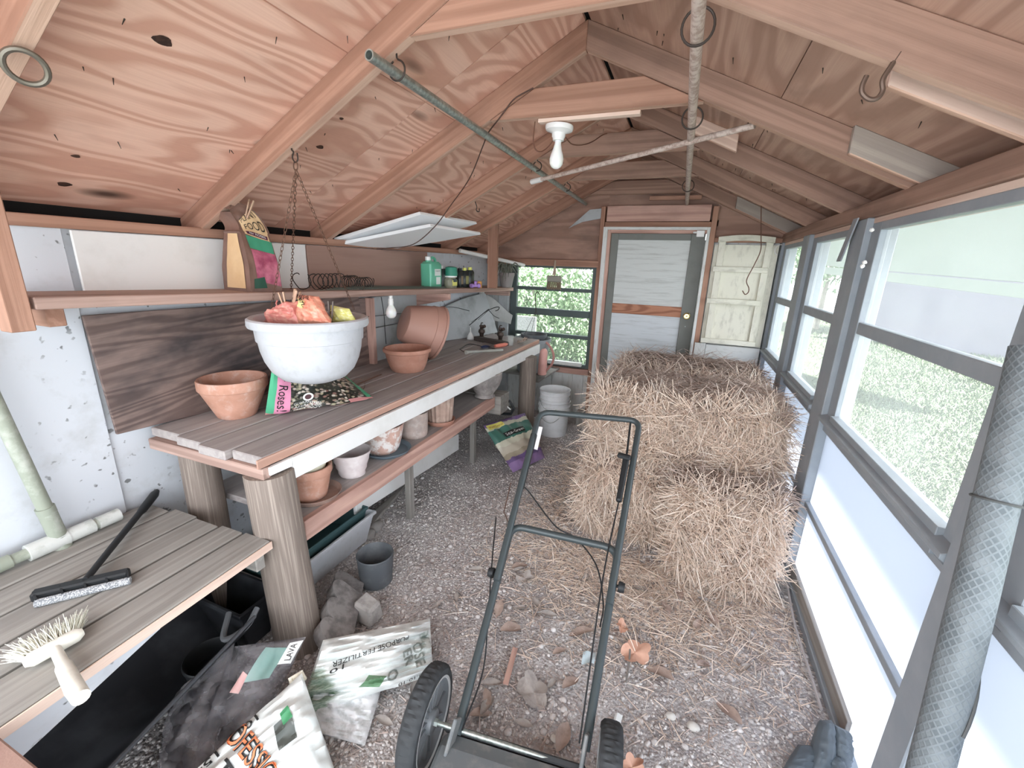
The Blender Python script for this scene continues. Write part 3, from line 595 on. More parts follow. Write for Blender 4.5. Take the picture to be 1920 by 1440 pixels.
# upturned pot behind the near log leg
c7 = V((-1.64, 1.19, .0)); m = MB()
pr = [(.096, 0), (.1, .006), (.1, .045), (.096, .05)]+[(.092-.022*i/6, .05+.17*i/6) for i in range(7)]+[(.066, .225), (.02, .225), (.015, .218), (0, .218)]
m = MB(); m.lathe(pr, Z(452, 1015, .44)*0+V((-1.60, 1.275, SZ)), 40); mk('upturned_pot', m, clay('pale_clay', (196, 176, 166), (178, 158, 148), (212, 200, 192), .5), None, 'pale clay pot turned upside down on the shelf behind the near log leg', 'flower pot')
# small clay plate behind near leg (skirting of burlap)
m = MB(); m.grid(lambda u, v: V((-1.95+.35*u, 1.56+.05*math.sin(u*7)*v, .30+.54*v)), 20, 20); m.grid(lambda u, v: V((-1.95+.35*u, 1.565+.05*math.sin(u*7)*v, .30+.54*v)), 20, 20, flip=True)
mk('burlap_sack', m, paint('burlap', (168, 160, 144), (120, 112, 100), .6, .45, .65, 14), None, 'grey-brown sacking hung under the near end of the bench', 'sacking')
# ------------------------------------------------------------------ white hanging basket with its chains
HB = thing('hanging_basket', (-1.461, 1.385, 1.1), 'white plastic hanging basket on three chains, filled with fertilizer bags', 'planter')
hc = V((-1.461, 1.385, 0)); zr_ = Y(569, 592, 1.385).z; Rb = rad(V((hc.x, hc.y, zr_)), 105); zb = Y(570, 709, 1.385).z; hh = zr_-zb
pr = [(0, 0), (Rb*.20, 0), (Rb*.36, hh*.015), (Rb*.56, hh*.08), (Rb*.70, hh*.20), (Rb*.79, hh*.36), (Rb*.84, hh*.52), (Rb*.862, hh*.66), (Rb*.885, hh*.668), (Rb*.90, hh*.86), (Rb*.90, hh*.865), (Rb*.985, hh*.87), (Rb*1.0, hh*.90), (Rb*.995, hh*.98), (Rb*.96, hh), (Rb*.88, hh*.99), (Rb*.86, hh*.94), (Rb*.84, hh*.66), (Rb*.75, hh*.36), (Rb*.5, hh*.1), (0, hh*.06)]
mk('bowl', MB().lathe(pr, (hc.x, hc.y, zb), 64), WPLAST, HB)
ring = Y(546, 312, 1.385); ring.x = hc.x+.0
hookz = zl(hc.x)-D
mk('ring', MB().tube(circ(ring, .016, (0.3, 1, 0), 16), .0022, 6, closed=True), WIRE, HB)
def chain(p, q, name='chain', par=None, sag=.0, L=.021):
    p, q = V(p), V(q); n = int((q-p).length/L); m = MB(); d = (q-p)/n; x, y, a = fr(d)
    for i in range(n):
        cc = p+d*(i+.5)+V((0, 0, -sag*math.sin(math.pi*(i+.5)/n))); t = x if i % 2 else y; w_ = a
        el = [cc+w_*(L*.68*math.cos(2*math.pi*k/10))+t*(.0052*math.sin(2*math.pi*k/10)) for k in range(10)]
        m.tube(el, .0013, 5, closed=True)
    return mk(name, m, WIRE, par)
for a_ in (2.35, .85, 4.25):
    pass
for px, py, r_ in ((508, 583, 0), (545, 566, 0), (664, 580, 0)):
    e = Z(px, py, zr_-.003); chain(ring+V((0, 0, -.014)), e, par=HB)
m = MB(); m.tube(spline([V((hc.x-.012, 1.385, hookz+.03)), V((hc.x-.012, 1.385, hookz-.01)), V((hc.x-.004, 1.385, ring.z+.05)), V((hc.x-.012, 1.385, ring.z+.03)), V((hc.x, 1.385, ring.z+.013)), V((hc.x+.014, 1.385, ring.z+.022)), V((hc.x+.014, 1.385, ring.z+.045))], 6), .0028, 6)
mk('screw_hook', m, IRON, None, 'bent wire hook in the rafter holding the white hanging basket', 'hook')
# ------------------------------------------------------------------ bags: generic soft sack between four corners
def sack(c00, c10, c11, c01, bulge, seed=0, wr=.012, nu=36, nv=36, nrm=None, sag=None, power=.5, wf=4., edge=.0, crease=0.):
    """front/back patch functions over corners (u right, v up)"""
    c00, c10, c11, c01 = map(V, (c00, c10, c11, c01))
    n0 = V(nrm).normalized() if nrm is not None else (c10-c00).cross(c01-c00).normalized()
    def base(u, v): return (c00*(1-u)+c10*u)*(1-v)+(c01*(1-u)+c11*u)*v
    def wrk(u, v, s): 
        return noise.noise(V((u*wf+seed*5.1+s, v*wf*.8+seed, s*3.)))+.55*noise.noise(V((u*wf*2.3+seed, v*wf*1.4, s*5+seed)))
    def ridge(u, v, s): return abs(noise.noise(V((u*wf*1.1+v*2+seed+s, v*wf*.55-u*1.5, seed*2.+s))))
    def surf(u, v, side):
        s_ = side
        k = max(0, 4*u*(1-u)*4*v*(1-v))**power
        b = bulge*k if not callable(bulge) else bulge(u, v)*k
        d = wr*(wrk(u, v, side)-1.3*ridge(u, v, side)+.3)*min(1, k*3)
        if crease: d += crease*(.35-abs(noise.noise(V((u*1.3+seed, v*6.+u*1.5, s_*2.+seed))))-.5*abs(noise.noise(V((u*2.5+seed*2, v*13., s_+3.)))))*min(1, k*2.5)
        rim = edge*noise.noise(V((u*7+seed, v*7, 1.)))*(1-k)
        return base(u, v)+n0*(side*(b*.5)+d+rim)+((sag(u, v) if sag else V((0, 0, 0))))
    return surf, n0
def sackmesh(surf, nu=36, nv=36):
    m = MB()
    m.grid(lambda u, v: surf(u, v, 1), nu, nv)
    m.grid(lambda u, v: surf(u, v, -1), nu, nv, flip=True)
    m.g = [V((i/nu, j/nv, 0)) for j in range(nv+1) for i in range(nu+1)]*2   # gr = plain (u, v): printed areas stay put
    return m
# lettering from the built-in typeface
_txt = {}
def textmesh(s, bold=0., shear=0.):
    k = (s, bold, shear)
    if k not in _txt:
        cu = bpy.data.curves.new('lettering', 'FONT'); cu.body = s; cu.offset = bold; cu.shear = shear; cu.resolution_u = 3
        o = bpy.data.objects.new('lettering_source', cu); C.objects.link(o)
        dg = bpy.context.evaluated_depsgraph_get(); me = bpy.data.meshes.new_from_object(o.evaluated_get(dg))
        vs = [v.co.copy() for v in me.vertices]; fs = [tuple(p.vertices) for p in me.polygons]
        bpy.data.objects.remove(o); bpy.data.curves.remove(cu); bpy.data.meshes.remove(me)
        x0 = min(v.x for v in vs); x1 = max(v.x for v in vs); y0 = min(v.y for v in vs); y1 = max(v.y for v in vs)
        _txt[k] = ([((v.x-x0)/(x1-x0), (v.y-y0)/(y1-y0)) for v in vs], fs)
    return _txt[k]
import bmesh
def onsurf(vs2, fs, fn, cut=.06):
    """subdivide a flat shape and lay it on fn(u, v)"""
    bm = bmesh.new(); bv = [bm.verts.new((x, y, 0)) for x, y in vs2]
    for f in fs:
        try: bm.faces.new([bv[i] for i in f])
        except ValueError: pass
    for _ in range(3):
        es = [e for e in bm.edges if e.calc_length() > cut]
        if not es: break
        bmesh.ops.subdivide_edges(bm, edges=es, cuts=1); bmesh.ops.triangulate(bm, faces=bm.faces[:])
    bm.verts.index_update(); m = MB(); m.add([fn(v.co.x, v.co.y) for v in bm.verts], [[v.index for v in f.verts] for f in bm.faces], None, 0, True); bm.free(); return m
def letter(par, s, surf, u0, v0, du, dv, mat, side=1, lift=.0025, bold=.0, shear=0, n=None, cut=.12):
    """write s with its baseline from (u0,v0): du = vector along the line, dv = vector up, in patch coordinates"""
    vs, fs = textmesh(s, bold, shear)
    def fn(x, y):
        u, v = u0+du[0]*x+dv[0]*y, v0+du[1]*x+dv[1]*y
        u, v = min(max(u, .002), .998), min(max(v, .002), .998)
        return surf(u, v, side)+n*lift*side
    return mk('lettering', onsurf(vs, fs, fn, cut), mat, par)
def patch(name, par, surf, quad, mat, side=1, lift=.0018, n=None, k=10, label=None):
    """printed panel over a quad in patch coordinates"""
    a, b, c, d = [V((x, y, 0)) for x, y in quad]
    def fn(s, t):
        p = (a*(1-s)+b*s)*(1-t)+(d*(1-s)+c*s)*t
        return surf(min(max(p.x, 0), 1), min(max(p.y, 0), 1), side)+n*lift*side
    m = MB(); m.grid(fn, k, k, flip=(side < 0)); return mk(name, m, mat, par, label)
INK = plain('black_print', (40, 40, 40), .6); INKG = plain('grey_print', (150, 156, 150), .6); WHITEP = plain('white_print', (236, 236, 232), .5)
def film(name, c, c2, rough=.35, sc=5, lo=.4, hi=.65, amt=.7):
    n = NT(name, rough, 0, .5); a = n.noise(n.gr, sc, 5, .6); n.col(n.mix(n.math('MULTIPLY', n.mask(a, lo, hi), amt), c, c2)); n.bump(a, .004, .3); return n.mat
# ------------------------------------------------------------------ food bag on the wall shelf
fb = thing('plant_food_bag', (-1.88, 1.49, zs(1.49)), 'tan and brown plant food bag with folded-over top, pegged shut on the wall shelf', 'bag')
TANF = film('tan_bag_print', (224, 192, 150), (204, 164, 118), .35, 6); BRNF = film('brown_bag_film', (132, 102, 90), (104, 78, 70), .35, 8)
zb_ = zs(1.49)
def fbc(t):                                         # centre line: straight up, then curling over towards -y
    if t < .62: return V((-1.885, 1.475, zb_+.30*t/.72)), V((0, 0, 1)), V((0, 1, 0))
    a = (t-.62)/.38*1.75; R0 = .085
    return V((-1.885-.01*a, 1.475-R0*(1-math.cos(a)), zb_+.258+R0*math.sin(a))), V((0, -math.sin(a), math.cos(a))), V((0, math.cos(a), math.sin(a)))
def fbk(t, sx, sy):
    c, d, yy = fbc(t); hd = .082*(1-max(0, (t-.25)/.75)**1.2)+.004; hl = .082
    if t < .62: return c+V((1, 0, 0))*hd*sx+yy*hl*sy*(1-.25*t)
    # the top lies flat: width stays along x, thickness along the curl
    k = (t-.62)/.38
    return c+V((1, 0, 0))*(hd*(1-k)+.06*k)*sx+yy*((hl*.845)*(1-k)**.6+.006)*sy
def fbf(a, b): return lambda u, v: fbk(v, *a)*(1-u)+fbk(v, *b)*u+V((1, -.3, 0))*.005*noise.noise(V((u*4+a[0], v*7, a[1]*3)))
mk('bag_front', MB().grid(fbf((1, -1), (1, 1)), 14, 40), BRNF, fb); mk('bag_gusset', MB().grid(fbf((-1, -1), (1, -1)), 14, 40), BRNF, fb)
mk('bag_back', MB().grid(fbf((1, 1), (-1, 1)), 10, 40).grid(fbf((-1, 1), (-1, -1)), 10, 40), BRNF, fb)
fs_ = lambda u, v, s: fbf((1, -1), (1, 1))(u, v); gs_ = lambda u, v, s: fbf((-1, -1), (1, -1))(u, v)
nx_, ny_ = V((1, 0, 0)), V((0, -1, 0))
patch('printed_panel', fb, gs_, ((.16, .04), (.84, .04), (.80, .60), (.26, .60)), TANF, n=ny_, lift=.003, k=14)
fpn = patch('printed_panel', fb, fs_, ((.12, .60), (.92, .52), (.92, .80), (.10, .85)), TANF, n=nx_+V((0, 0, .4)), lift=.003, k=14)
patch('printed_panel', fb, fs_, ((.16, .46), (.95, .40), (.97, .53), (.12, .59)), plain('green_print', (70, 150, 118), .4), n=nx_, lift=.0035)
patch('printed_panel', fb, fs_, ((.22, .12), (.97, .05), (.97, .40), (.18, .45)), film('rose_print', (206, 120, 142), (160, 72, 100), .4, 14, .4, .6, 1), n=nx_, lift=.003)
patch('printed_panel', fb, fs_, ((.1, .04), (.5, .04), (.45, .16), (.12, .14)), plain('dark_green_print', (44, 84, 68), .4), n=nx_, lift=.0035)
ppn = patch('printed_panel', fb, fs_, ((.18, .605), (.86, .545), (.88, .585), (.18, .645)), plain('purple_print', (88, 44, 66), .4), n=nx_, lift=.005)
letter(fpn, 'FOOD', fs_, .2, .665, (.66, -.05), (0, .085), INK, n=nx_+V((0, 0, .5)), lift=.006)
letter(fpn, 'PLANT', fs_, .16, .775, (.70, -.05), (0, .07), INK, n=nx_*.5+V((0, 0, 1)), lift=.007)
letter(ppn, 'for ROSES', fs_, .26, .608, (.54, -.047), (0, .022), WHITEP, n=nx_, lift=.007)
PEG = wood('peg_wood', (214, 184, 160), (186, 152, 128), None, K=3, sx=2, sy=30)
def peg(p, d, lab, L=.075, side=(1, .6, 0), grp=None, mat=None):
    d = V(d).normalized(); s = V(side); s = (s-d*s.dot(d)).normalized(); r = thing('clothes_peg', V(p), lab, 'clothes peg', grp)
    for k in (-1, 1):
        mk('peg_half', MB().bar(V(p)+s*(.0035*k), V(p)+d*L+s*(.009*k), .009, .0055, s), mat or PEG, r)
    mk('spring', MB().tube(circ(V(p)+d*L*.45, .006, s, 8), .001, 5, closed=True), WIRE, r)
peg(V((-1.845, 1.45, zb_+.315)), (.15, .35, 1), 'light wooden clothes peg clipped on the top of the plant food bag', .085)
peg(V((-1.86, 1.435, zb_+.325)), (-.05, -.1, 1), 'thin clothes peg behind the other one on the plant food bag', .07)
# things in the hanging basket
bz = zr_
ob = thing('orange_fertilizer_bag', (-1.46, 1.37, bz), 'crumpled orange fertilizer bag pegged shut in the white hanging basket', 'bag')
ORF = film('orange_film', (240, 176, 150), (228, 136, 114), .3, 7, .4, .6, .9)
P_ = lambda px, py, dy=0: Y(px, py, 1.36+dy)
sf, n0 = sack(P_(560, 607, -.05), P_(622, 607, -.05), P_(598, 556), P_(562, 553), .07, 3, .012, power=.4)
mk('bag_body', sackmesh(sf, 26, 26), ORF, ob)
letter(ob, 'SVANS', sf, .08, .95, (.62, -.0), (.02, -.20), INK, n=n0, lift=.006)
ldm = patch('label_diamond', ob, sf, ((.20, .50), (.42, .42), (.52, .70), (.28, .78)), plain('cream_print', (240, 214, 150), .4), n=n0, lift=.004)
letter(ldm, '47L', sf, .31, .76, (.13, -.30), (.12, .045), INK, n=n0, lift=.007)
sf2, n2 = sack(P_(492, 606, -.04), P_(566, 607, -.05), P_(560, 564), P_(515, 578), .06, 8, .016, power=.4)
mk('bag_fold', sackmesh(sf2, 22, 22), film('red_film', (218, 136, 128), (238, 182, 164), .3, 8, .45, .62, .9), ob)
mk('bag_tie', MB().tube(spline([P_(540, 580), P_(525, 577), P_(518, 570), P_(520, 563)], 6), .003, 6), film('tie_film', (216, 140, 126), (190, 100, 96)), ob)
sf3, n3 = sack(P_(596, 607), P_(614, 610), P_(606, 578), P_(596, 580), .02, 4, .004); mk('bag_lining', sackmesh(sf3, 12, 12), WHITEP, ob, label='white inner corner')
yb2 = thing('yellow_bag', (-1.46, 1.45, bz), 'yellow-green plastic bag at the right side of the white hanging basket', 'bag')
sf4, n4 = sack(P_(622, 606, .05), P_(668, 604, .06), P_(655, 579, .06), P_(620, 572, .05), .05, 6, .008); mk('bag_body', sackmesh(sf4, 20, 20), film('yellow_film', (212, 210, 126), (232, 230, 190), .35, 5, .5, .62, .9), yb2)
GPEG = wood('grey_peg_wood', (120, 110, 104), (90, 82, 78), None, K=3, sx=2, sy=30)
peg(P_(536, 582, -.02), P_(523, 535, -.02)-P_(536, 582, -.02), 'left wooden clothes peg sticking up from the orange bag', .075)
peg(P_(549, 573, -.01), P_(556, 532, -.01)-P_(549, 573, -.01), 'upright wooden clothes peg in the middle of the orange bag', .07, (.9, -.5, 0))
peg(P_(556, 560, .02), P_(561, 538, .02)-P_(556, 560, .02), 'small clothes peg just behind the middle peg on the orange bag', .035)
peg(P_(620, 604, .0), P_(620, 552, 0)-P_(620, 604, 0), 'dark grey clothes peg between the orange and the yellow bag', .085, mat=GPEG)
# ------------------------------------------------------------------ rose food bag on the bench
rb = thing('rose_food_bag', (-1.5, 1.45, BZ), 'half-empty rose food bag with pink edge strip lying on the bench under the basket', 'bag')
n = NT('rose_bag_print', .3, 0, .5); sp = n.n('ShaderNodeSeparateXYZ'); n.put(sp, 0, n.gr)
vo = n.n('ShaderNodeTexVoronoi'); n.put(vo, 'Vector', n.map((26, 20, 20))); vo.inputs['Scale'].default_value = 1
hue = n.ramp(vo.outputs['Color'], [(.0, (38, 44, 40)), (.38, (58, 62, 54)), (.46, (196, 190, 160)), (.6, (150, 110, 104)), (.72, (226, 220, 206)), (.86, (96, 104, 90)), (1, (206, 150, 140))])
hue = n.mix(n.mask(vo.outputs['Distance'], .45, .75), hue, (40, 42, 38))
drk = n.noise(n.map((2.2, 1.6, 1)), 1.6, 3, .5); hue = n.mix(n.mask(drk, .52, .60), hue, n.mix(n.mask(n.noise(n.map((30, 30, 30)), 1, 2), .55, .65), (54, 58, 52), (110, 112, 96)))
edge = n.ramp(sp.outputs[0], [(0, (84, 172, 132)), (.055, (222, 146, 176)), (.19, (50, 54, 48)), (1, (50, 54, 48))], 'CONSTANT'); sel = n.math('GREATER_THAN', sp.outputs[0], .19)
cl = n.mix(sel, edge, hue); cl = n.mix(n.math('GREATER_THAN', sp.outputs[0], .95), cl, (84, 172, 132)); cl = n.mix(n.math('GREATER_THAN', sp.outputs[1], .93), cl, (92, 178, 140)); cl = n.mix(n.math('LESS_THAN', sp.outputs[1], .04), cl, (214, 150, 150)); n.col(cl); RBP = n.mat
sf, n0 = sack(Z(497, 778, BZ+.012), Z(700, 746, BZ+.012), Z(640, 698, BZ+.075), X(512, 676, -1.60), lambda u, v: .10*(1-.45*u), 12, .014, power=.45, wf=3)
mk('bag_body', sackmesh(sf, 44, 36), RBP, rb)
letter(rb, 'For Roses!', sf, .075, .99, (.0, -.86), (.085, 0), INK, n=n0, lift=.004)
m = MB(); cc = sf(.36, .42, 1)+n0*.006; a_, b_ = fr(n0)[:2]
ringm = lambda r0, r1, l: MB().add([cc+n0*l+(a_*math.cos(k*.2618)+b_*math.sin(k*.2618))*r for r in (r0, r1) for k in range(24)], [(k, (k+1) % 24, 24+(k+1) % 24, 24+k) for k in range(24)])
mk('round_emblem', ringm(.015, .024, .010), WHITEP, rb); mk('round_emblem', ringm(.001, .0149, .010), plain('emblem_dark', (92, 66, 70), .5), rb)
for k in range(3): letter(rb, ('GUARANTEED', 'ANALYSIS', 'NET WT')[k], sf, .22, .24-.075*k, (.26, -.02), (0, .05), WHITEP, n=n0, lift=.005)
# paper sachet and wires on the bench
m = MB(); m.grid(lambda u, v: Z(598+40*u, 716-30*v*(1-abs(2*u-1)*.8)-4, BZ+.10)+V((0, .03*v, .03*v)), 8, 8); m.grid(lambda u, v: Z(598+40*u, 716-30*v*(1-abs(2*u-1)*.8)-4, BZ+.10)+V((0, .03*v+.002, .03*v)), 8, 8, flip=True)
mk('paper_sachet', m, LILAC, None, 'small white paper packet behind the rose food bag under the basket', 'packet')
m = MB(); m.tube([Z(655, 727, BZ+.004), Z(715, 702, BZ+.006)], .003, 6); m.tube(circ(Z(672, 722, BZ+.035), .035, (.7, -.7, .2), 18), .0012, 5, closed=True); mk('wire_stake', m, WIRE, None, 'thin wire ring stake lying on the bench behind the rose food bag', 'wire')
# ------------------------------------------------------------------ wire coils, bottles on the shelf
DWIRE = plain('dark_coil_wire', (58, 58, 56), .5, .6); GWIRE = plain('grey_green_wire', (110, 116, 108), .5, .5)
def coilset(y0, y1, x, r, k, lab, tilt=.25, mat=DWIRE):
    m = MB(); z_ = zs((y0+y1)/2)+r+.003; n = k*18; pts = [V((x+r*math.cos(i/18*2*math.pi+1)+.006*math.sin(i), y0+(y1-y0)*i/n, z_+r*math.sin(i/18*2*math.pi+1))) for i in range(n+1)]
    m.tube(pts, .0024, 5); return mk('wire_coil', m, mat, None, lab, 'wire coil')
coilset(1.70, 1.76, -1.86, .042, 1, 'single dark wire loop on the shelf above the orange bag, leftmost of the coils')
coilset(1.83, 2.06, -1.88, .042, 7, 'dark wire coil on the shelf in front of the white and brown boards')
coilset(2.05, 2.14, -1.86, .038, 6, 'tight bundle of dark wire coils before the brown board')
coilset(2.14, 2.24, -1.84, .034, 5, 'small loose wire coil right of the tight bundle on the shelf')
m = MB(); c = X(667, 535, -1.80); m.tube(circ(c, .048, (.4, -.8, .2), 24), .0016, 5, closed=True); mk('wire_loop', m, WIRE, None, 'single thin wire loop standing on the shelf before the brown board', 'wire')
m = MB()
for k in range(9):
    x0, x1 = -1.76-.012*k, -1.755-.014*k; z_ = .006+.003*(k % 3)
    m.tube(spline([V((x0, 1.75+.06*k, zs(1.8)+z_)), V(((x0+x1)/2+.01*math.sin(k*2), 2.5, zs(2.5)+z_+.003*math.sin(k))), V((x1+.02*math.sin(k*3), 3.0+.03*k, zs(3.1)+z_))], 8), .0022, 5)
mk('plant_stakes', m, GWIRE, None, 'loose bundle of grey-green wire stakes lying along the wall shelf', 'stakes')
GREENP = NT('green_jug_plastic', .3, 0, .5).col((104, 186, 156)); GREENP.b.inputs['Subsurface Weight'].default_value = .2; GREENP = GREENP.mat
TEAL = plain('teal_cap', (60, 140, 118), .4); CLEARP = panemat('clear_jar', (196, 196, 176), .4, .15, .6); YCAP = plain('yellow_cap', (224, 226, 120), .4); DKB = plain('dark_bottle', (44, 50, 50), .3, 0, .5)
LABW = plain('white_label', (232, 236, 232), .5); LABY = plain('yellow_label', (230, 226, 130), .5)
def rbox(m, c, hx, hy, z0, z1, r=.012, n=5, taper=1.):
    def ringp(z, k):
        out = []
        for (sx, sy, a0) in ((1, 1, 0), (-1, 1, 90), (-1, -1, 180), (1, -1, 270)):
            for i in range(n+1):
                a = math.radians(a0+90*i/n); out.append(V((c.x+(sx*(hx-r)+r*math.cos(a))*k, c.y+(sy*(hy-r)+r*math.sin(a))*k, z)))
        return out
    N = 4*(n+1); lv = [ringp(z0, .96), ringp(z0+.004, 1), ringp(z1-.02, taper), ringp(z1, taper*.72)]
    vs = sum(lv, []); fs = [(i*N+k, i*N+(k+1) % N, (i+1)*N+(k+1) % N, (i+1)*N+k) for i in range(3) for k in range(N)]+[tuple(range(N))[::-1], tuple(range(3*N, 4*N))]
    return m.add(vs, fs, None, 0, True)
def yof(px, x=-1.86): return X(px, 525, x).y
# green jug
c = V((-1.86, 2.985, zs(2.985))); jg = thing('green_jug', c, 'large translucent green jug with a white cap, leftmost bottle on the shelf', 'bottle')
m = MB(); rbox(m, c, .05, .082, c.z, c.z+.20, .02); m.lathe([(.02, .195), (.02, .215), (0, .215)], c+V((.0, -.045, 0)), 16); mk('body', m, GREENP, jg); mk('handle', MB().tube(spline([c+V((0, -.02, .195)), c+V((0, .0, .226)), c+V((0, .05, .222)), c+V((0, .065, .18))], 6), .011, 8), GREENP, jg)
mk('cap', MB().lathe([(.021, 0), (.022, .004), (.021, .026), (.018, .028), (0, .028)], c+V((0, -.045, .208)), 20), PORC, jg)
f_ = lambda u, v, s: V((c.x+.051, c.y-.035+.09*u, c.z+.025+.12*v)); jl = mk('label_panel', MB().box((c.x+.048, c.y-.03, c.z+.095), (c.x+.0508, c.y+.055, c.z+.145)).box((c.x+.048, c.y-.01, c.z+.03), (c.x+.0508, c.y+.05, c.z+.085)), LABW, jg)
letter(jl, 'Liquid', f_, .15, .82, (.7, 0), (0, .12), INK, n=nx_, lift=.0015); 
def bottle(px, hx, hy, h, mat, lab, capm=None, capr=.014, x=-1.86, labm=None, name='bottle', dn=.0):
    y = yof(px, x); c = V((x, y, zs(y))); b = thing(name, c, lab, 'bottle')
    m = MB(); rbox(m, c, hx, hy, c.z, c.z+h*.86, min(hx, hy)*.8); m.lathe([(capr*.95, h*.85), (capr*.95, h*.9), (0, h*.9)], c, 16); mk('body', m, mat, b)
    if capm: mk('cap', MB().lathe([(capr, h*.86), (capr*1.02, h*.87), (capr, h), (0, h)], c, 18), capm, b)
    if labm: mk('label_panel', MB().box((c.x+hx-.006, c.y-hy*.6, c.z+h*.18), (c.x+hx+.0012, c.y+hy*.6, c.z+h*.6)), labm, b)
    return b, c
bottle(829, .03, .038, .175, DKB, 'dark grey-green bottle with a small white cap just right of the green jug', PORC, .010, labm=plain('grey_label', (110, 116, 112), .5))
b, c = bottle(845, .034, .062, .10, CLEARP, 'clear spreader jar with a big teal lid and yellow label on the shelf', name='spreader_jar', x=-1.80)
c = V((-1.80, c.y, c.z)); mk('lid', MB().lathe([(.03, .09), (.05, .095), (.053, .11), (.05, .14), (.046, .165), (.02, .172), (0, .172)], c, 26, fn=lambda r, z, a: (r*(1+.12*math.cos(a-1.2)*(z > .1)), z)), TEAL, b)
mk('collar', MB().lathe([(.047, .086), (.052, .088), (.052, .098), (.046, .1)], c, 24), PORC, b)
mk('label_panel', MB().box((c.x+.03, c.y-.03, c.z+.02), (c.x+.0362, c.y+.045, c.z+.065)), LABY, b); mk('label_panel', MB().box((c.x+.031, c.y-.02, c.z+.05), (c.x+.0368, c.y+.04, c.z+.075)), plain('navy_label', (60, 72, 78), .5), b)
bottle(862, .03, .045, .165, DKB, 'black bottle with a brown label, first of the three black bottles', BLACKP, .018, labm=plain('tan_label', (150, 134, 110), .5))
bottle(871, .03, .045, .17, DKB, 'black bottle with a yellow cap, middle of the three', YCAP, .017, x=-1.84, labm=plain('olive_label', (160, 160, 110), .5))
bottle(881, .03, .045, .178, DKB, 'black bottle with a yellow cap, nearest the hanging stud', YCAP, .018, x=-1.82)
y = 3.62; c = V((-1.77, y, zs(y))); m = MB(); m.lathe([(0, 0), (.04, 0), (.04, .055), (.034, .06), (0, .06)], c, 20); mk('orange_tub', m, plain('orange_tub', (206, 150, 84), .5), None, 'small orange tub on the shelf beside the hanging stud', 'tub')
y = 3.52; c = V((-1.745, y, zs(y)+.02)); r = thing('hose_nozzle', c-V((0, 0, .02)), 'purple hose fitting at the edge of the shelf before the orange tub', 'hose fitting'); PUR = plain('purple_plastic', (176, 140, 206), .4)
mk('body', MB().lathe([(.012, -.05), (.018, -.05), (.019, -.03), (.013, -.025), (.013, .03), (.02, .035), (.02, .05), (.012, .05)], c, 16, (.35, .9, 0)), PUR, r); mk('branch', MB().lathe([(.012, 0), (.012, .03), (.016, .032), (.016, .042), (.0, .042)], c, 14, (.2, -.1, 1)), PUR, r)
# small planted pot at the far end of the shelf
y = 4.25; c = V((-1.745, y, zs(y))); pp = thing('potted_plant', c, 'grey pot of dried plants at the far end of the shelf by the window', 'potted plant')
mk('pot', MB().lathe(potprof(.082, .056, .15, .035, .004, .006), c, 30), paint('grey_pot', (150, 144, 142), (110, 104, 102), .5), pp); m = MB()
for k in range(26):
    a = rnd.uniform(0, 6.28); r_ = rnd.uniform(.06, .22); m.tube(spline([c+V((.03*math.cos(a), .03*math.sin(a), .13)), c+V((r_*.5*math.cos(a), r_*.5*math.sin(a), .2+rnd.uniform(0, .05))), c+V((r_*math.cos(a), r_*math.sin(a), rnd.uniform(.05, .2)))], 5), [.006, .007, .008, .008, .008, .008, .007, .006, .004, .003, .001], 5)
mk('dry_leaves', m, paint('dry_grey_leaf', (130, 134, 122), (90, 88, 80), .6, .45, .6, 20), pp); 
# ------------------------------------------------------------------ far end of the bench
c = Z(882, 636, BZ); m = MB(); m.lathe([(.032, 0), (.034, .004), (.03, .03), (.012, .065), (.007, .07), (.005, .115), (.003, .115), (.005, .07), (.01, .062), (.027, .03), (.03, .006), (.032, 0)], c, 24); mk('funnel', m, PORC, None, 'small white funnel standing upside down on the bench before the grey sheet', 'funnel')
BRZ = plain('old_bronze', (84, 72, 66), .5, .6)
def faucet(px, py, lab):
    c = Z(px, py, BZ); f = thing('sprinkler', c, lab, 'sprinkler')
    mk('body', MB().lathe([(0, 0), (.03, 0), (.032, .01), (.018, .02), (.022, .045), (.034, .06), (.03, .085), (.014, .09), (.012, .11), (.024, .115), (.022, .128), (0, .13)], c, 18), BRZ, f)
    mk('nozzle', MB().tube([c+V((0, 0, .10)), c+V((.045, -.03, .125))], [.012, .016], 12), BRZ, f)
    mk('arm', MB().tube(spline([c+V((-.03, .02, .07)), c+V((-.02, .03, .14)), c+V((.01, .0, .15))], 6), .005, 8), BRZ, f)
faucet(903, 634, 'dark brass sprinkler head on the bench beside the white funnel'); faucet(938, 640, 'rusty sprinkler head on the bench, nearer the window')
m = MB(); c = Z(922, 640, BZ); m.bar(Z(893, 634, BZ+.02), Z(950, 645, BZ+.02), .07, .035); mk('dark_tray', m, plain('dark_wood_tray', (84, 74, 70), .7), None, 'dark flat tray on the bench behind the blue and orange trowel', 'tray', bev=.004)
tr = thing('trowel', Z(925, 652, BZ), 'garden trowel with blue and orange handle on the far end of the bench', 'trowel')
mk('blade', MB().grid(lambda u, v: Z(902+26*u, 650-(u-.5)*2+6*(v-.5)*math.sin(math.pi*min(1, u*1.2+.15)), BZ+.006+.012*u+.01*(2*v-1)**2), 12, 6), plain('blue_steel', (84, 98, 138), .5, .3), tr); mk('handle', MB().tube([Z(928, 649, BZ+.02), Z(935, 648, BZ+.02), Z(947, 646, BZ+.018), Z(951, 645, BZ+.018)], [.013, .017, .017, .009], 14), plain('orange_grip', (226, 134, 116), .45), tr)
m = MB(); m.tube([Z(873, 661, BZ+.018), Z(880, 660, BZ+.018), Z(943, 656, BZ+.016)], [.017, .012, .011], 14); mk('plastic_tube', m, panemat('clear_tube', (220, 222, 216), .5, .1, .55), None, 'clear plastic tube lying near the front edge of the bench', 'tube')
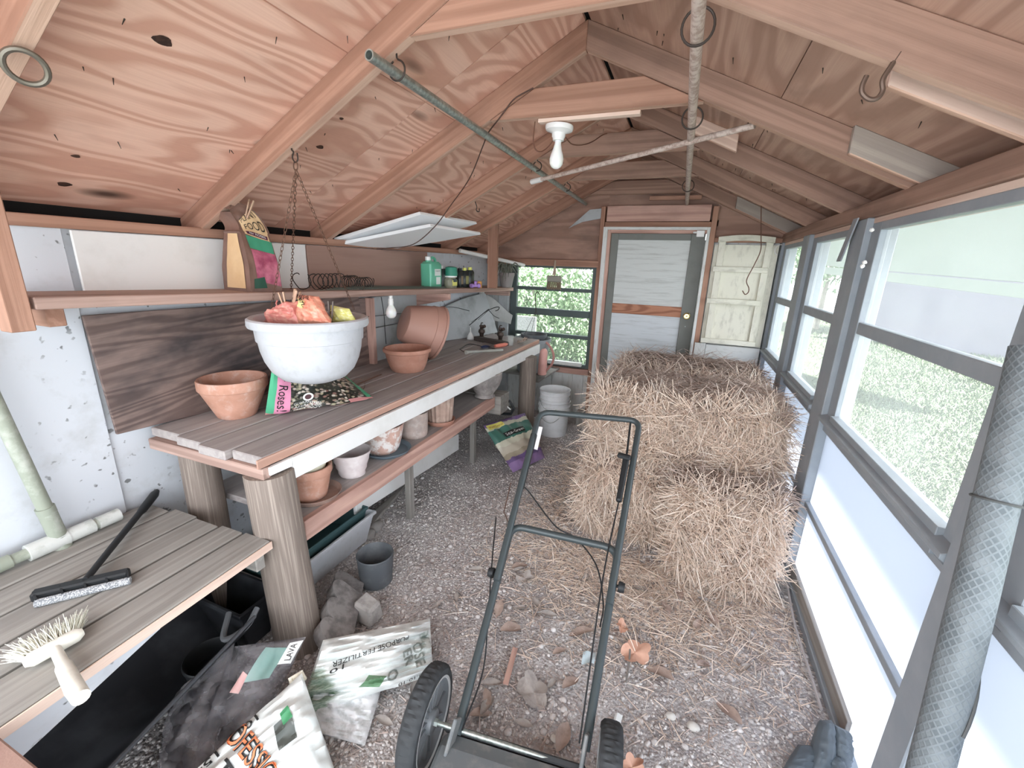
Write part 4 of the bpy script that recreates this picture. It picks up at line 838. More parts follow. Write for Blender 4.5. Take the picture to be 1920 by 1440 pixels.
m = MB(); m.tube(spline([Z(862, 655, BZ+.004), Z(880, 645, BZ+.004), Z(905, 650, BZ+.005), Z(930, 656, BZ+.004), Z(880, 662, BZ+.004), Z(862, 655, BZ+.004)], 8), .003, 6); mk('black_cable', m, BLACKP, None, 'thin black cable loop lying round the clear tube on the bench', 'cable')
m = MB(); c = Z(957, 648, BZ); m.lathe([(.02, 0), (.024, .003), (.03, .09), (.028, .09), (.022, .006), (0, .006)], c, 24); mk('drinking_glass', m, panemat('thin_glass', (230, 234, 234), .5, .05, .25), None, 'small clear glass on the bench beside the shell dish', 'glass')
m = MB(); c = Z(975, 642, BZ+.01)
m.grid(lambda u, v: c+V((.10*(v-.15)*math.cos(1.2*(u-.5)*2.0)*1.0-.02, .10*(v)*math.sin(1.2*(u-.5)*2), .035*v*v+.006*math.sin(u*40)*v)), 40, 8); m.grid(lambda u, v: c+V((.10*(v-.15)*math.cos(1.2*(u-.5)*2.0)-.02, .10*v*math.sin(1.2*(u-.5)*2), .035*v*v+.006*math.sin(u*40)*v-.003)), 40, 8, flip=True)
mk('scallop_shell', m, clay('shell', (206, 190, 176), (160, 140, 128), (236, 230, 222), .6), None, 'scallop shell dish on the far corner of the bench', 'shell')
m = MB(); k0 = Z(880, 628, BZ+.17)
hk = [Y(880, 610, 3.6), Y(912, 583, 3.6), Y(919, 580, 3.6), Y(930, 576, 3.6), Y(936, 576, 3.6), Y(934, 581, 3.6), Y(929, 583, 3.6)]
m.tube(spline(hk, 6), .004, 6); m.tube([Y(918, 580, 3.6), Y(884, 604, 3.66)], .002, 5); m.tube([Y(918, 580, 3.6), Y(896, 600, 3.5)], .002, 5); m.tube(spline([Y(916, 581, 3.6), Y(926, 592, 3.6), Y(936, 597, 3.6)], 5), .003, 5)
mk('wire_hanger', m, plain('black_wire', (48, 48, 46), .5), None, 'black wire pot hanger with a hooked end before the grey sheet', 'hanger')
# bulb and cord hanging under the shelf
c = X(733, 575, -1.75); ub = thing('hanging_bulb', c+V((0, 0, -.06)), 'bare white light bulb hanging under the wall shelf before the grey panel', 'light bulb')
mk('glass', MB().lathe([(0, -.075), (.018, -.072), (.031, -.058), (.035, -.04), (.03, -.018), (.018, .004), (.014, .014), (0, .015)], c, 28), BULB, ub); mk('socket', MB().lathe([(0, .012), (.017, .012), (.018, .03), (.016, .034), (.016, .05), (.013, .052), (.013, .07), (0, .07)], c, 20), PORC, ub)
m = MB(); m.tube(spline([X(715, 557, -2.0), X(720, 590, -2.0), X(722, 620, -2.0), X(724, 645, -2.0)], 6), .0026, 6); m.tube(spline([X(683, 594, -2.0), X(710, 592, -2.0), X(750, 588, -2.0), X(790, 585, -2.0)], 6), .0022, 6); mk('power_cord', m, BLACKP, None, 'thin black cord running over the grey panels behind the hanging bulb', 'cord')
m = MB(); m.tube(spline([X(815, 577, -1.9), X(850, 576, -1.9), X(880, 583, -1.9)], 6), .003, 6); mk('power_cord', m, BLACKP, None, 'thin black cord across the curved grey sheet above the tipped pot', 'cord')
# ledge, bucket, basket and watering can below the far window
m = MB(); m.prism([(-1.70, 4.08, .50), (-1.22, 4.08, .50), (-1.16, 4.40, .53), (-1.70, 4.40, .53)], (0, 0, .022), (1, 0, 0)); m.box((-1.34, 4.10, .44), (-1.29, 4.38, .50)); mk('wall_ledge', m, GREYW, None, 'grey plank ledge under the far window holding the bucket', 'ledge', bev=.003)
LZ = .535
c = V((-1.42, 4.22, LZ)); bk = thing('grey_bucket', c, 'grey plastic bucket on the ledge before the far window', 'bucket')
zt_ = Y(1008, 634, c.y).z; hb = zt_-LZ; rb_ = rad(c, 33)
mk('body', MB().lathe([(0, 0), (rb_*.78, 0), (rb_*.8, .004), (rb_*.98, hb-.03), (rb_*1.04, hb-.028), (rb_*1.04, hb), (rb_*1.0, hb), (rb_*.95, hb-.03), (rb_*.76, .01), (0, .01)], c, 40), paint('grey_bucket_plastic', (150, 156, 158), (120, 124, 124), .4), bk)
c2 = Y(1001, 628, 4.2); bb = thing('hanging_pot', c2+V((0, 0, -.08)), 'black hanging pot with wire hanger resting in the grey bucket', 'hanging pot'); r2_ = rad(c2, 25)
mk('bowl', MB().lathe([(0, -.10), (r2_*.6, -.10), (r2_*.9, -.02), (r2_*.97, -.018), (r2_, .012), (r2_*.96, .014), (r2_*.85, -.02), (r2_*.5, -.09), (0, -.09)], c2, 36), DGREY, bb)
tp = Y(1005, 583, 4.2); m = MB()
for a in (0, 2.1, 4.2): m.tube([c2+V((r2_*.95*math.cos(a), r2_*.95*math.sin(a), .01)), tp], .0022, 5)
mk('wire_hanger', m, IRON, bb); mk('hook', MB().tube(spline([tp, Y(1004, 565, 4.2), Y(1004, 553, 4.2), Y(1008, 547, 4.2), Y(1011, 552, 4.2)], 6), .005, 7), IRON, bb)
c = V((-1.275, 4.14, LZ-.012)); wc = thing('watering_can', c, 'pink watering can with a big loop handle on the ledge by the bench end', 'watering can'); PINK = plain('pink_plastic', (236, 180, 170), .4)
hc_ = Y(1010, 652, c.y).z-c.z; rc = rad(c, 8.5)
mk('body', MB().lathe([(0, 0), (rc*.95, 0), (rc, .006), (rc, hc_*.4), (rc*1.04, hc_*.42), (rc, hc_*.44), (rc, hc_*.86), (rc*.9, hc_*.93), (rc*.5, hc_), (rc*.4, hc_), (rc*.8, hc_*.9), (0, hc_*.88)], c, 28), PINK, wc)
mk('handle', MB().tube(spline([c+V((.0, 0, hc_*.97)), Y(1020, 641, c.y), Y(1030, 648, c.y), Y(1038, 665, c.y), Y(1035, 682, c.y), Y(1024, 695, c.y), c+V((rc*.9, 0, .03))], 8), .012, 10), plain('dusty_red', (186, 134, 126), .5), wc)
# ------------------------------------------------------------------ things hung from the rafters
def rb_z(x): return (zl(x) if x < XC else zr(x))-D
pl = thing('galvanized_pipe', (-1.0, 3.2, 2.2), 'galvanized pipe slung in hooks along the left slope, cut end toward the viewer', 'pipe')
pa, pb = X(686, 96, -1.0), X(1117, 386, -1.0); pa.z = 2.222; pb = V((-1.02, 4.46, 2.20)); pa = V((-1.0, 1.27, 2.222))
m = MB(); m.tube([pa, pb], .0165, 18, cap=False); m.tube([pa+V((0, .0, 0)), pa+(pb-pa)*.06], .0125, 18, cap=False); m.f[-18:] = [f[::-1] for f in m.f[-18:]]
m.add([pa+V((r*math.cos(k*.349), 0, r*math.sin(k*.349))) for r in (.0125, .0165) for k in range(18)], [(k, (k+1) % 18, 18+(k+1) % 18, 18+k) for k in range(18)]); mk('tube', m, GALV, pl)
def ringhook(x, y, r, drop, lab, mat=IRON, ax=(0, 1, 0), zz=None, cat='hook', th=.0032, gap=.5):
    zt = rb_z(x) if zz is None else zz; c = V((x, y, zt-drop-r)); m = MB()
    pts = [V((x, y, zt+.02)), V((x, y, zt-drop*.6)), V((x+r*.35, y, zt-drop)) if gap > 0 else V((x, y, zt-drop))]
    u, w, a = fr(ax); arc = [c+V((r*math.sin(t), 0, r*math.cos(t))) if abs(ax[1]) > .9 else c+w*(r*math.cos(t))+u*(r*math.sin(t)) for t in np.linspace(.35, 2*math.pi-gap, 22)]
    m.tube(spline(pts[:2]+arc, 2), th, 7); return mk('screw_hook', m, mat, None, lab, cat)
ringhook(-.985, 1.392, .030, .015, 'screw hook gripping the near end of the galvanized pipe', zz=2.268)
ringhook(-.995, 2.89, .028, .012, 'screw hook holding the galvanized pipe at the rafter by the light bulb', zz=2.266); ringhook(-1.0, 3.66, .028, .012, 'screw hook holding the far part of the galvanized pipe', zz=2.262)
pr_ = thing('galvanized_pipe', (.0, 2.9, 2.2), 'thin greyish pipe along the right slope hanging in wire rings', 'pipe')
qa, qb = Y(1312, -20, 1.20), Y(1288, 382, 4.44)
mk('tube', MB().tube([qa, qb], .0165, 16), RUST, pr_)
dq = (qb-qa)
for y, lab in ((1.40, 'wire ring holding the right-hand pipe at the top of the picture'), (2.13, 'large wire ring round the right-hand pipe below the collar tie'), (3.66, 'far wire ring round the right-hand pipe')):
    c = qa+dq*((y-qa.y)/dq.y); m = MB(); rr = .040; m.tube(circ(c+V((0, 0, .018)), rr, (0, 1, .25), 24), .0035, 7, closed=True); zt = (zr(c.x) if c.x > XC else zl(c.x))-D
    m.tube([c+V((0, 0, .018+rr)), V((c.x, y, max(zt, c.z+.08)+.01))], .0032, 6); mk('wire_ring', m, IRON, None, lab, 'ring')
cd = thing('rusty_conduit', (-.4, 3.1, 2.2), 'short rust-speckled white conduit lying across under the rafters', 'pipe')
ca, cb = Y(997, 341, 2.90), Y(1415, 235, 2.22); mk('tube', MB().tube([ca, cb], .0125, 14), RUST, cd)
mk('coupling', MB().tube([ca+(cb-ca)*.0, ca+(cb-ca)*.07], .016, 14), WHITE2, cd)
m = MB(); m.tube(spline([V((-1.42, .63, rb_z(-1.42)+.02)), V((-1.42, .625, 2.015)), V((-1.415, .62, 1.99)), V((-1.445, .625, 1.965))], 5), .005, 8)
c = Y(48, 126, .63); m = MB(); m.tube(spline([Y(14, 70, .63), Y(22, 84, .63), Y(27, 96, .63), Y(18, 108, .63)], 5), .006, 8); m.tube(circ(c, rad(c, 29), ray(48, 126)+V((.0, .0, .75)), 28, 0, 2*math.pi), .0065, 8, closed=True)
mk('ring_hook', m, plain('worn_steel', (120, 114, 104), .45, .7), None, 'large steel ring hook in the rafter at the top left corner', 'hook')
c = Y(1640, 155, 1.375); m = MB(); pts = [Y(1688, 98, 1.375), Y(1672, 122, 1.375), Y(1655, 150, 1.375), Y(1655, 170, 1.375), Y(1645, 184, 1.375), Y(1630, 186, 1.375), Y(1617, 175, 1.375), Y(1617, 160, 1.375), Y(1625, 142, 1.375)]
m.tube(spline(pts, 6), .0055, 8); mk('open_hook', m, plain('brown_steel', (110, 92, 82), .5, .5), None, 'big open steel hook hanging from a right-slope rafter', 'hook')
m = MB(); m.tube(spline([Y(891, 378, 2.9), Y(894, 388, 2.9), Y(893, 394, 2.9), Y(898, 397, 2.9), Y(899, 391, 2.9)], 5), .003, 6); mk('small_hook', m, IRON, None, 'small wire hook below the left rafter, over the white foam sheets', 'hook')
m = MB(); t0 = V((.30, 1.9, zr(.3)-.002)); p_ = lambda px, py: Y(px, py, 1.85)
m.tube(spline([p_(1452, 26), p_(1447, 40), p_(1441, 58), p_(1438, 78)], 5), .004, 6); m.tube([p_(1434, 43), p_(1460, 48)], .006, 6); mk('bolt_hook', m, IRON, None, 'small bolt and nail in the right roof plywood seam near the top', 'bolt')
# light fixture
c = Y(1049, 237, 2.18); lf = thing('ceiling_light', c, 'white porcelain lampholder with bare bulb under the second collar tie', 'light fixture'); A = V((-.04, .0, -1)).normalized(); R_ = rad(c, 26)
mk('base', MB().lathe([(0, -.005), (R_, -.002), (R_*1.02, .008), (R_*.96, .018), (R_*.6, .026), (R_*.5, .03), (R_*.48, .045), (R_*.42, .05), (R_*.40, .06), (R_*.1, .06), (0, .05)], c, 40, A), PORC, lf)
bp = [(.0145, .055), (.0155, .075), (.022, .10), (.030, .122), (.0335, .142), (.031, .16), (.022, .174), (.01, .181), (0, .182)]
mk('bulb', MB().lathe([(r*1.0, z) for r, z in bp], c, 32, A), BULB, lf); mk('screw_slot', MB().box(c+V((-.01, -.062, -.012)), c+V((-.002, -.056, .004))), IRON, lf)
m = MB(); m.box((-.74, 2.13, 2.252), (-.28, 2.17, 2.268), 'x'); mk('mounting_strip', m, PALE, None, 'pale strip nailed under the second collar tie above the lampholder', 'strip', bev=.002)
def wire(pts, r, lab, mat=None, name='power_cord'): m = MB(); m.tube(spline(pts, 8), r, 6); return mk(name, m, mat or plain('brown_cord', (122, 84, 68), .6), None, lab, 'cord')
wire([Y(1003, 228, 2.2), Y(1000, 262, 2.2), Y(1004, 280, 2.2), Y(1015, 284, 2.22), Y(1028, 275, 2.25), Y(1038, 262, 2.25)], .003, 'brown cord looping from the collar tie to the white lampholder')
wire([Y(1060, 257, 2.2), Y(1072, 270, 2.3), Y(1090, 272, 2.4), Y(1110, 266, 2.6), Y(1128, 254, 2.8), Y(1138, 250, 2.84)], .003, 'brown cord sagging from the lampholder to the next collar tie')
wire([Y(1000, 165, 2.08), Y(965, 185, 2.08), Y(945, 210, 2.09), Y(933, 226, 2.09), Y(915, 250, 2.2), Y(905, 275, 2.3), Y(880, 335, 2.5), Y(845, 385, 2.62), Y(815, 425, 2.64), Y(775, 458, 2.62), Y(730, 465, 2.6), Y(700, 466, 2.55), Y(678, 458, 2.5), Y(665, 460, 2.5)], .0032, 'long thin cord hanging from the ridge rafter down over the white foam sheets', plain('dark_cord', (84, 62, 54), .6))
# two foam boards on the plate
FOAM = NT('white_foam', .7, 0, .3).col((244, 246, 248)).mat
def foam(p, t, lab):
    m = MB(); a, b, c, d = [V(q) for q in p]; n = (b-a).cross(d-a).normalized(); n = n if n.z > 0 else -n; m.prism([a, b, c, d], n*t, b-a)
    mk('foam_board', m, FOAM, None, lab, 'board', bev=.003)
fy = lambda px, py, x: X(px, py, x)
foam((X(628, 452, -2.06), X(789, 402, -1.70), X(895, 420, -1.60), X(770, 455, -2.0)), .022, 'upper white foam board tucked under the rafters above the brown board')
foam((X(632, 461, -2.06), X(808, 425, -1.66), X(902, 440, -1.56), X(745, 466, -2.0)), .022, 'lower white foam board lying on the wall plate under the other one')
m = MB(); m.tube([X(862, 470, -1.95), V((-1.62, 4.42, 1.605))], .018, 12); mk('white_pipe', m, WHITE2, None, 'white plastic pipe behind the hanging stud above the far window', 'pipe')
# whitewash brush over the far window
c = Y(1041, 515, 4.40); br = thing('wide_brush', c, 'old wide paint brush hanging on the beam above the far window', 'brush'); bw = wood('brush_wood', (196, 176, 160), (160, 140, 124), None, K=3, sx=2, sy=20)
mk('handle', MB().tube([Y(1041, 488, 4.4), Y(1040, 505, 4.4), Y(1039, 516, 4.4)], [.010, .012, .02], 12), bw, br); a, b = Y(1026, 519, 4.4), Y(1053, 521, 4.4)
mk('ferrule', MB().box((a.x, 4.385, a.z-.05), (b.x, 4.42, a.z+.015)), plain('brush_metal', (150, 146, 136), .5, .3), br, bev=.008)
m = MB()
for k in range(120): x = rnd.uniform(a.x+.004, b.x-.004); y = rnd.uniform(4.39, 4.415); m.tube([V((x, y, a.z-.045)), V((x+rnd.uniform(-.006, .006), y+rnd.uniform(-.006, .006), a.z-.13+rnd.uniform(0, .02)))], .0016, 3)
mk('bristles', m, plain('brush_bristle', (150, 128, 110), .8), br)
# hanging strap on the big window post
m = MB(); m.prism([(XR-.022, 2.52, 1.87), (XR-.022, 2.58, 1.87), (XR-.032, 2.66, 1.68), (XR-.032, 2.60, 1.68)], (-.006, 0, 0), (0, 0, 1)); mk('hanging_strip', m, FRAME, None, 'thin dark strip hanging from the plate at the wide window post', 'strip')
for (px, py) in ((1635, 431), (1621, 492), (1617, 499)): mk('wasp_nest', MB().blob(X(px, py, XR-.02), .009, 1, px, .3), WHITE2, None, 'small whitish lump stuck on the wide window post, '+('upper' if py < 450 else 'lower'), 'lump', 'lumps on the window post')
# ------------------------------------------------------------------ low table top
sq = thing('squeegee', Z(150, 1100, TZ), 'black window squeegee with sponge strip lying on the low table', 'squeegee')
tz = TZ+.004
mk('handle', MB().tube([Z(160, 1088, TZ+.03), Z(205, 1032, TZ+.03), Z(262, 962, TZ+.03), Z(268, 955, TZ+.03), Z(289, 928, TZ+.03), Z(294, 921, TZ+.03)], [.010, .011, .012, .016, .017, .010], 14), BLACKP, sq)
pA, pB = Z(60, 1118, TZ+.02), Z(243, 1075, TZ+.02)
mk('head', MB().bar(pA, pB, .034, .030, (0, 0, 1)), BLACKP, sq, bev=.005); off = Z(66, 1134, TZ+.012)-Z(60, 1118, TZ+.012)
pA2, pB2 = Z(66, 1132, TZ+.013), Z(245, 1088, TZ+.013)
n = NT('sponge_net', .8); ck = n.n('ShaderNodeTexVoronoi'); n.put(ck, 'Vector', n.map((260, 260, 260))); ck.inputs['Scale'].default_value = 1; n.col(n.mix(n.mask(ck.outputs['Distance'], .3, .6), (204, 206, 208), (128, 131, 135)))
mk('sponge', MB().tube([pA2, pB2], .012, 12), n.mat, sq)
for t in (.02, .28, .52, .75, .98): q = pA+(pB-pA)*t; q2 = pA2+(pB2-pA2)*t; mk('rib', MB().bar(q+V((0, 0, .012)), q2+V((0, 0, .012)), .005, .008), BLACKP, sq)
sb = thing('scrub_brush', Z(90, 1190, TZ), 'cream plastic scrub brush head with long pale bristles on the low table', 'brush'); IV = paint('ivory_plastic', (232, 230, 218), (190, 184, 170), .4, .5, .7, 20, rough=.45)
a, b = Z(48, 1243, TZ+.028), Z(152, 1186, TZ+.028); d = (b-a).normalized()
mk('head', MB().tube([a-d*.004, a+d*.01, b-d*.01, b+d*.004], [.010, .019, .019, .010], 16), IV, sb)
mk('socket', MB().tube([Z(104, 1218, TZ+.03), Z(118, 1245, TZ+.03), Z(120, 1250, TZ+.03), Z(141, 1292, TZ+.03), Z(152, 1308, TZ+.03)], [.012, .013, .017, .019, .018], 16), IV, sb)
m = MB(); perp = (Z(85, 1180, TZ)-Z(100, 1212, TZ)).normalized()
for k in range(420):
    t = rnd.random(); q = a+(b-a)*t; L = rnd.uniform(.05, .085); dd = (perp+d*(rnd.uniform(-.25, .25)+(t-.55)*.9)+V((0, 0, rnd.uniform(-.22, .22)))).normalized()
    q = q+perp*.012+V((0, 0, rnd.uniform(-.012, .012))); e = q+dd*L; e.z = max(e.z, TZ+.003); m.tube([q, (q+e)/2+V((0, 0, .004)), e], [.0012, .001, .0007], 3)
mk('bristles', m, plain('pale_bristle', (222, 222, 208), .6), sb)
# ------------------------------------------------------------------ under the low table and bench
BLK = NT('black_tub_plastic', .55, 0, .3); BLK.col(BLK.mix(BLK.mask(BLK.noise(BLK.gr, 6, 5), .45, .7), (30, 31, 35), (58, 60, 64))); BLK = BLK.mat
fr0, fr1 = Z(478, 1156, .26), Z(195, 1452, .26); bk0, bk1 = V((-1.93, .97, .40)), V((-1.93, .05, .40))
tb_ = thing('black_trough', (-1.5, .5, 0), 'long black plastic trough under the low table', 'trough')
m = MB()
lo0, lo1 = V((-1.62, .90, .03)), V((-1.56, .12, .03))
def tr_(u, v):
    a = fr0*(1-u)+fr1*u; l = lo0*(1-u)+lo1*u; b = bk0*(1-u)+bk1*u
    return (a*(1-v)**2+l*2*v*(1-v)*1.0+b*v*v)+V((0, 0, -.10*math.sin(math.pi*v)))
m.grid(tr_, 20, 20); m.grid(lambda u, v: tr_(u, v)+V((0, 0, -.004)), 20, 20, flip=True); mk('shell', m, BLK, tb_)
mk('rim', MB().tube([fr0, fr1], .007, 8), plain('worn_rim', (74, 76, 80), .5), tb_)
# window box nested in a white trough
wt = thing('white_trough', (-1.68, 1.55, 0), 'white plastic window box on the ground under the lower bench shelf', 'planter box')
gt = thing('green_window_box', (-1.68, 1.55, .12), 'dark green window box set inside the white one', 'planter box')
def trough(par, x0, x1, y0, y1, z0, z1, tap, t, mat, rim):
    m = MB(); lv = []
    for (k, z, e) in ((tap, z0, 0), (0, z1-.02, 0), (-rim, z1-.02, 0), (-rim, z1, 0), (t, z1, 0), (t+tap*.9, z0+.02, 0)):
        lv.append([V((x0+k, y0+k, z)), V((x1-k, y0+k, z)), V((x1-k, y1-k, z)), V((x0+k, y1-k, z))])
    vs = sum(lv, []); fs = [(i*4+k, i*4+(k+1) % 4, (i+1)*4+(k+1) % 4, (i+1)*4+k) for i in range(5) for k in range(4)]+[(3, 2, 1, 0), (20, 21, 22, 23)]
    m.add(vs, fs); return mk('box', m, mat, par, bev=.004)
trough(wt, -1.87, -1.535, 1.13, 1.79, .005, .195, .035, .006, WPLAST, .012); trough(gt, -1.855, -1.572, 1.145, 1.775, .05, .225, .03, .005, plain('dark_green_plastic', (66, 92, 94), .5), .008)
# black pots and box in the shade behind the near leg
db = thing('dark_planter_box', (-1.6, 1.0, 0), 'dark planter box in the shade behind the near log leg', 'planter box'); trough(db, -1.86, -1.50, .93, 1.10, .0, .22, .03, .006, BLK, .01)
c = Z(470, 1195, .05); pot('black_pot', V((-1.50, .80, 0)), potprof(.09, .07, .15, .02, .004, .004), BLACKP, 'black plastic nursery pot in front of the near log leg')
m = MB(); m.tube(spline([V((-1.55, .92, .22)), V((-1.47, .84, .20)), V((-1.43, .90, .215)), V((-1.45, .97, .24))], 8), .011, 8); mk('grey_hose', m, plain('grey_hose', (120, 122, 126), .5), None, 'short piece of grey hose beside the near log leg', 'hose')
# nursery pot, edging, block
c = Z(706, 1088, 0); rr = rad(V((c.x, c.y, .15)), 34); h = Y(708, 1044, c.y-.02).z
pot('nursery_pot', c, potprof(rr, rr*.86, h, .012, .002, .004), DGREY, 'dark grey plastic nursery pot standing on the gravel')
CONC = paint('concrete', (150, 146, 144), (104, 100, 100), .8, .42, .62, 16, rough=.95)
def edging(p, d, up_, L, Hh, t, lab):
    p, d, up_ = V(p), V(d).normalized(), V(up_).normalized(); pts = [p, p+d*L]; n = 3; w = L/n
    for k in range(n-1, -1, -1):
        c = p+d*(w*(k+.5))+up_*(Hh-w*.5)
        pts += [c+d*(w*.5*math.cos(t_))+up_*(w*.5*math.sin(t_)) for t_ in np.linspace(.15, math.pi-.15, 9)]
    th = d.cross(up_).normalized()*t; m = MB(); m.prism(pts, th, d); mk('edging_block', m, CONC, None, lab, 'edging block', bev=.006)
e0, e1 = Z(640, 1240, 0), Z(668, 1118, 0); dd = (e1-e0)
edging(e0+V((.03, -.03, .02)), dd, (-.80, -.15, .55), .34, .16, .055, 'scalloped concrete edging block leaning beside the fertilizer bag, front one')
edging(e0+V((-.02, .06, .0)), dd, (-.85, -.1, .35), .34, .16, .05, 'scalloped concrete edging block behind the front one, darker')
m = MB(); c = Z(688, 1160, 0); cs = [V((-.055, -.04, 0)), V((.06, -.045, 0)), V((.065, .05, 0)), V((-.05, .055, 0)), V((-.05, -.03, .10)), V((.05, -.03, .085)), V((.055, .04, .09)), V((-.035, .05, .115))]
m.add([c+q for q in cs], [(3, 2, 1, 0), (4, 5, 6, 7), (0, 1, 5, 4), (1, 2, 6, 5), (2, 3, 7, 6), (3, 0, 4, 7)]); mk('concrete_chunk', m, paint('pale_concrete', (176, 172, 168), (128, 124, 122), .7, .45, .65, 20, rough=.95), None, 'broken chunk of concrete before the nursery pot', 'block', bev=.012)
for k, (px, py, s, lb) in enumerate(((705, 987, .045, 'pale oval stone at the corner of the white window box'), (692, 1002, .04, 'grey stone half hidden at the corner of the white window box'))): mk('stone', MB().blob(Z(px, py, s*.5), s, 2, k, .25, 0, (.8, 1.1, .65)), paint('stone%d' % k, (160, 156, 152), (120, 116, 114), .6, .4, .65, 12, rough=.9), None, lb, 'stone')
# ------------------------------------------------------------------ sacks on the ground
WB = film('white_bag_film', (226, 230, 228), (196, 202, 200), .4, 5, .45, .65, .6)
fz = thing('fertilizer_bag', Z(690, 1330), 'crumpled white and green fertilizer bag lying by the mower wheel', 'bag'); GRN = plain('leaf_green_print', (108, 146, 112), .5); GRY = plain('letter_grey', (146, 152, 146), .5)
n = NT('fert_print', .4, 0, .4); sp = n.n('ShaderNodeSeparateXYZ'); n.put(sp, 0, n.gr); nz = n.noise(n.map((5, 14, 1)), 1.2, 4, .6)
g1 = n.math('MULTIPLY', n.mask(sp.outputs[0], .40, .08), n.mask(sp.outputs[1], 1.05, .2)); n.col(n.mix(n.mask(n.math('ADD', n.math('MULTIPLY', g1, .8), n.math('MULTIPLY', nz, .5)), .62, .75), n.mix(n.mask(nz, .5, .7), (228, 232, 230), (200, 206, 204)), n.mix(n.mask(n.noise(n.map((30, 60, 1)), 1, 3), .4, .6), (120, 140, 122), (168, 178, 164)))); FPR = n.mat
sf, n0 = sack(Z(556, 1345, .06), Z(812, 1266, .05), Z(806, 1160, .09), Z(606, 1200, .22), lambda u, v: .19*(1-.5*u), 21, .030, power=.4, wf=2.4, crease=.085)
mk('bag_body', sackmesh(sf, 48, 40), FPR, fz)
sfb, nb = sack(Z(583, 1372, .015), Z(684, 1398, .012), Z(722, 1268, .05), Z(590, 1275, .10), .07, 5, .014, power=.45, wf=3, crease=.03); mk('bag_end', sackmesh(sfb, 36, 36), film('white_bag_dirty', (222, 222, 224), (176, 178, 176), .4, 6, .45, .62, .8), fz)
du, dv = (.062, -.36), (.085, .028)
letter(fz, 'OSE', sf, .80, .62, (.05, -.40), (.085, .03), GRY, n=n0, lift=.006, bold=.02); letter(fz, 'ER', sf, .715, .55, (.045, -.27), (.075, .03), GRY, n=n0, lift=.006, bold=.02); letter(fz, 'O', sf, .60, .30, (.02, -.16), (.085, .03), GRY, n=n0, lift=.006, bold=.02)
letter(fz, 'PURPOSE FERTILIZER', sf, .76, .80, (-.62, -.14), (.008, -.075), INK, n=n0, lift=.006); letter(fz, '10-10-10', sf, .93, .10, (-.22, -.02), (0, -.05), INK, n=n0, lift=.006); letter(fz, '10', sf, .24, .60, (-.10, -.04), (.005, -.06), INK, n=n0, lift=.006)
patch('printed_panel', fz, sf, ((.40, .20), (.56, .12), (.60, .26), (.46, .34)), GRN, n=n0, lift=.004); patch('printed_panel', fz, sfb, ((.3, .70), (.62, .72), (.66, .97), (.30, .95)), film('grass_print', (120, 156, 124), (196, 208, 198), .4, 12, .45, .6, 1), n=nb, lift=.004)
patch('printed_panel', fz, sf, ((.90, .42), (.99, .40), (.97, .80), (.89, .78)), film('emblem_print', (206, 212, 208), (150, 160, 152), .4, 20, .45, .55, 1), n=n0, lift=.004)
# white turf fertilizer bag at the lower edge
tf = thing('turf_bag', Z(500, 1420), 'white turf fertilizer bag with orange lettering at the bottom edge of the picture', 'bag')
sf, n0 = sack(Z(440, 1610, .05), Z(640, 1480, .04), Z(566, 1262, .25), Z(318, 1490, .14), .13, 31, .018, power=.4, wf=3, crease=.035)
mk('bag_body', sackmesh(sf, 44, 44), WB, tf); ORG = plain('orange_print', (222, 134, 92), .5)
letter(tf, 'PROFESSIONAL', sf, .35, 1.18, (.10, -1.15), (.15, .02), INK, n=n0, lift=.0055, bold=.045); letter(tf, 'PROFESSIONAL', sf, .35, 1.18, (.10, -1.15), (.15, .02), ORG, n=n0, lift=.008, bold=.0)
letter(tf, 'Turf', sf, .20, .80, (.02, -.40), (.13, .02), INK, n=n0, lift=.006, bold=.02); letter(tf, '101   15-0', sf, .60, .97, (-.50, -.0), (.0, -.075), INK, n=n0, lift=.006, bold=.015)
patch('round_logo', tf, sf, ((.62, .52), (.78, .52), (.80, .74), (.66, .74)), film('logo_dark', (76, 80, 76), (150, 154, 150), .5, 22, .5, .6, 1), n=n0, lift=.005); patch('round_logo', tf, sf, ((.72, .68), (.80, .68), (.80, .80), (.73, .79)), plain('logo_green', (70, 140, 96), .5), n=n0, lift=.006)
sfe, ne = sack(Z(548, 1300, .19), Z(576, 1272, .2), Z(567, 1256, .24), Z(540, 1272, .24), .015, 2, .004); mk('bag_tip', sackmesh(sfe, 12, 12), film('cream_film', (226, 218, 200), (200, 190, 170)), tf)
sfe, ne = sack(Z(560, 1500, .04), Z(612, 1500, .02), Z(598, 1345, .03), Z(560, 1325, .10), .05, 9, .012); pb_ = thing('paper_sack', Z(590, 1430), 'weathered tan paper sack between the turf bag and the fertilizer bag', 'bag'); mk('bag_body', sackmesh(sfe, 24, 24), paint('weathered_paper', (186, 176, 160), (140, 132, 120), .7, .42, .62, 12), pb_)
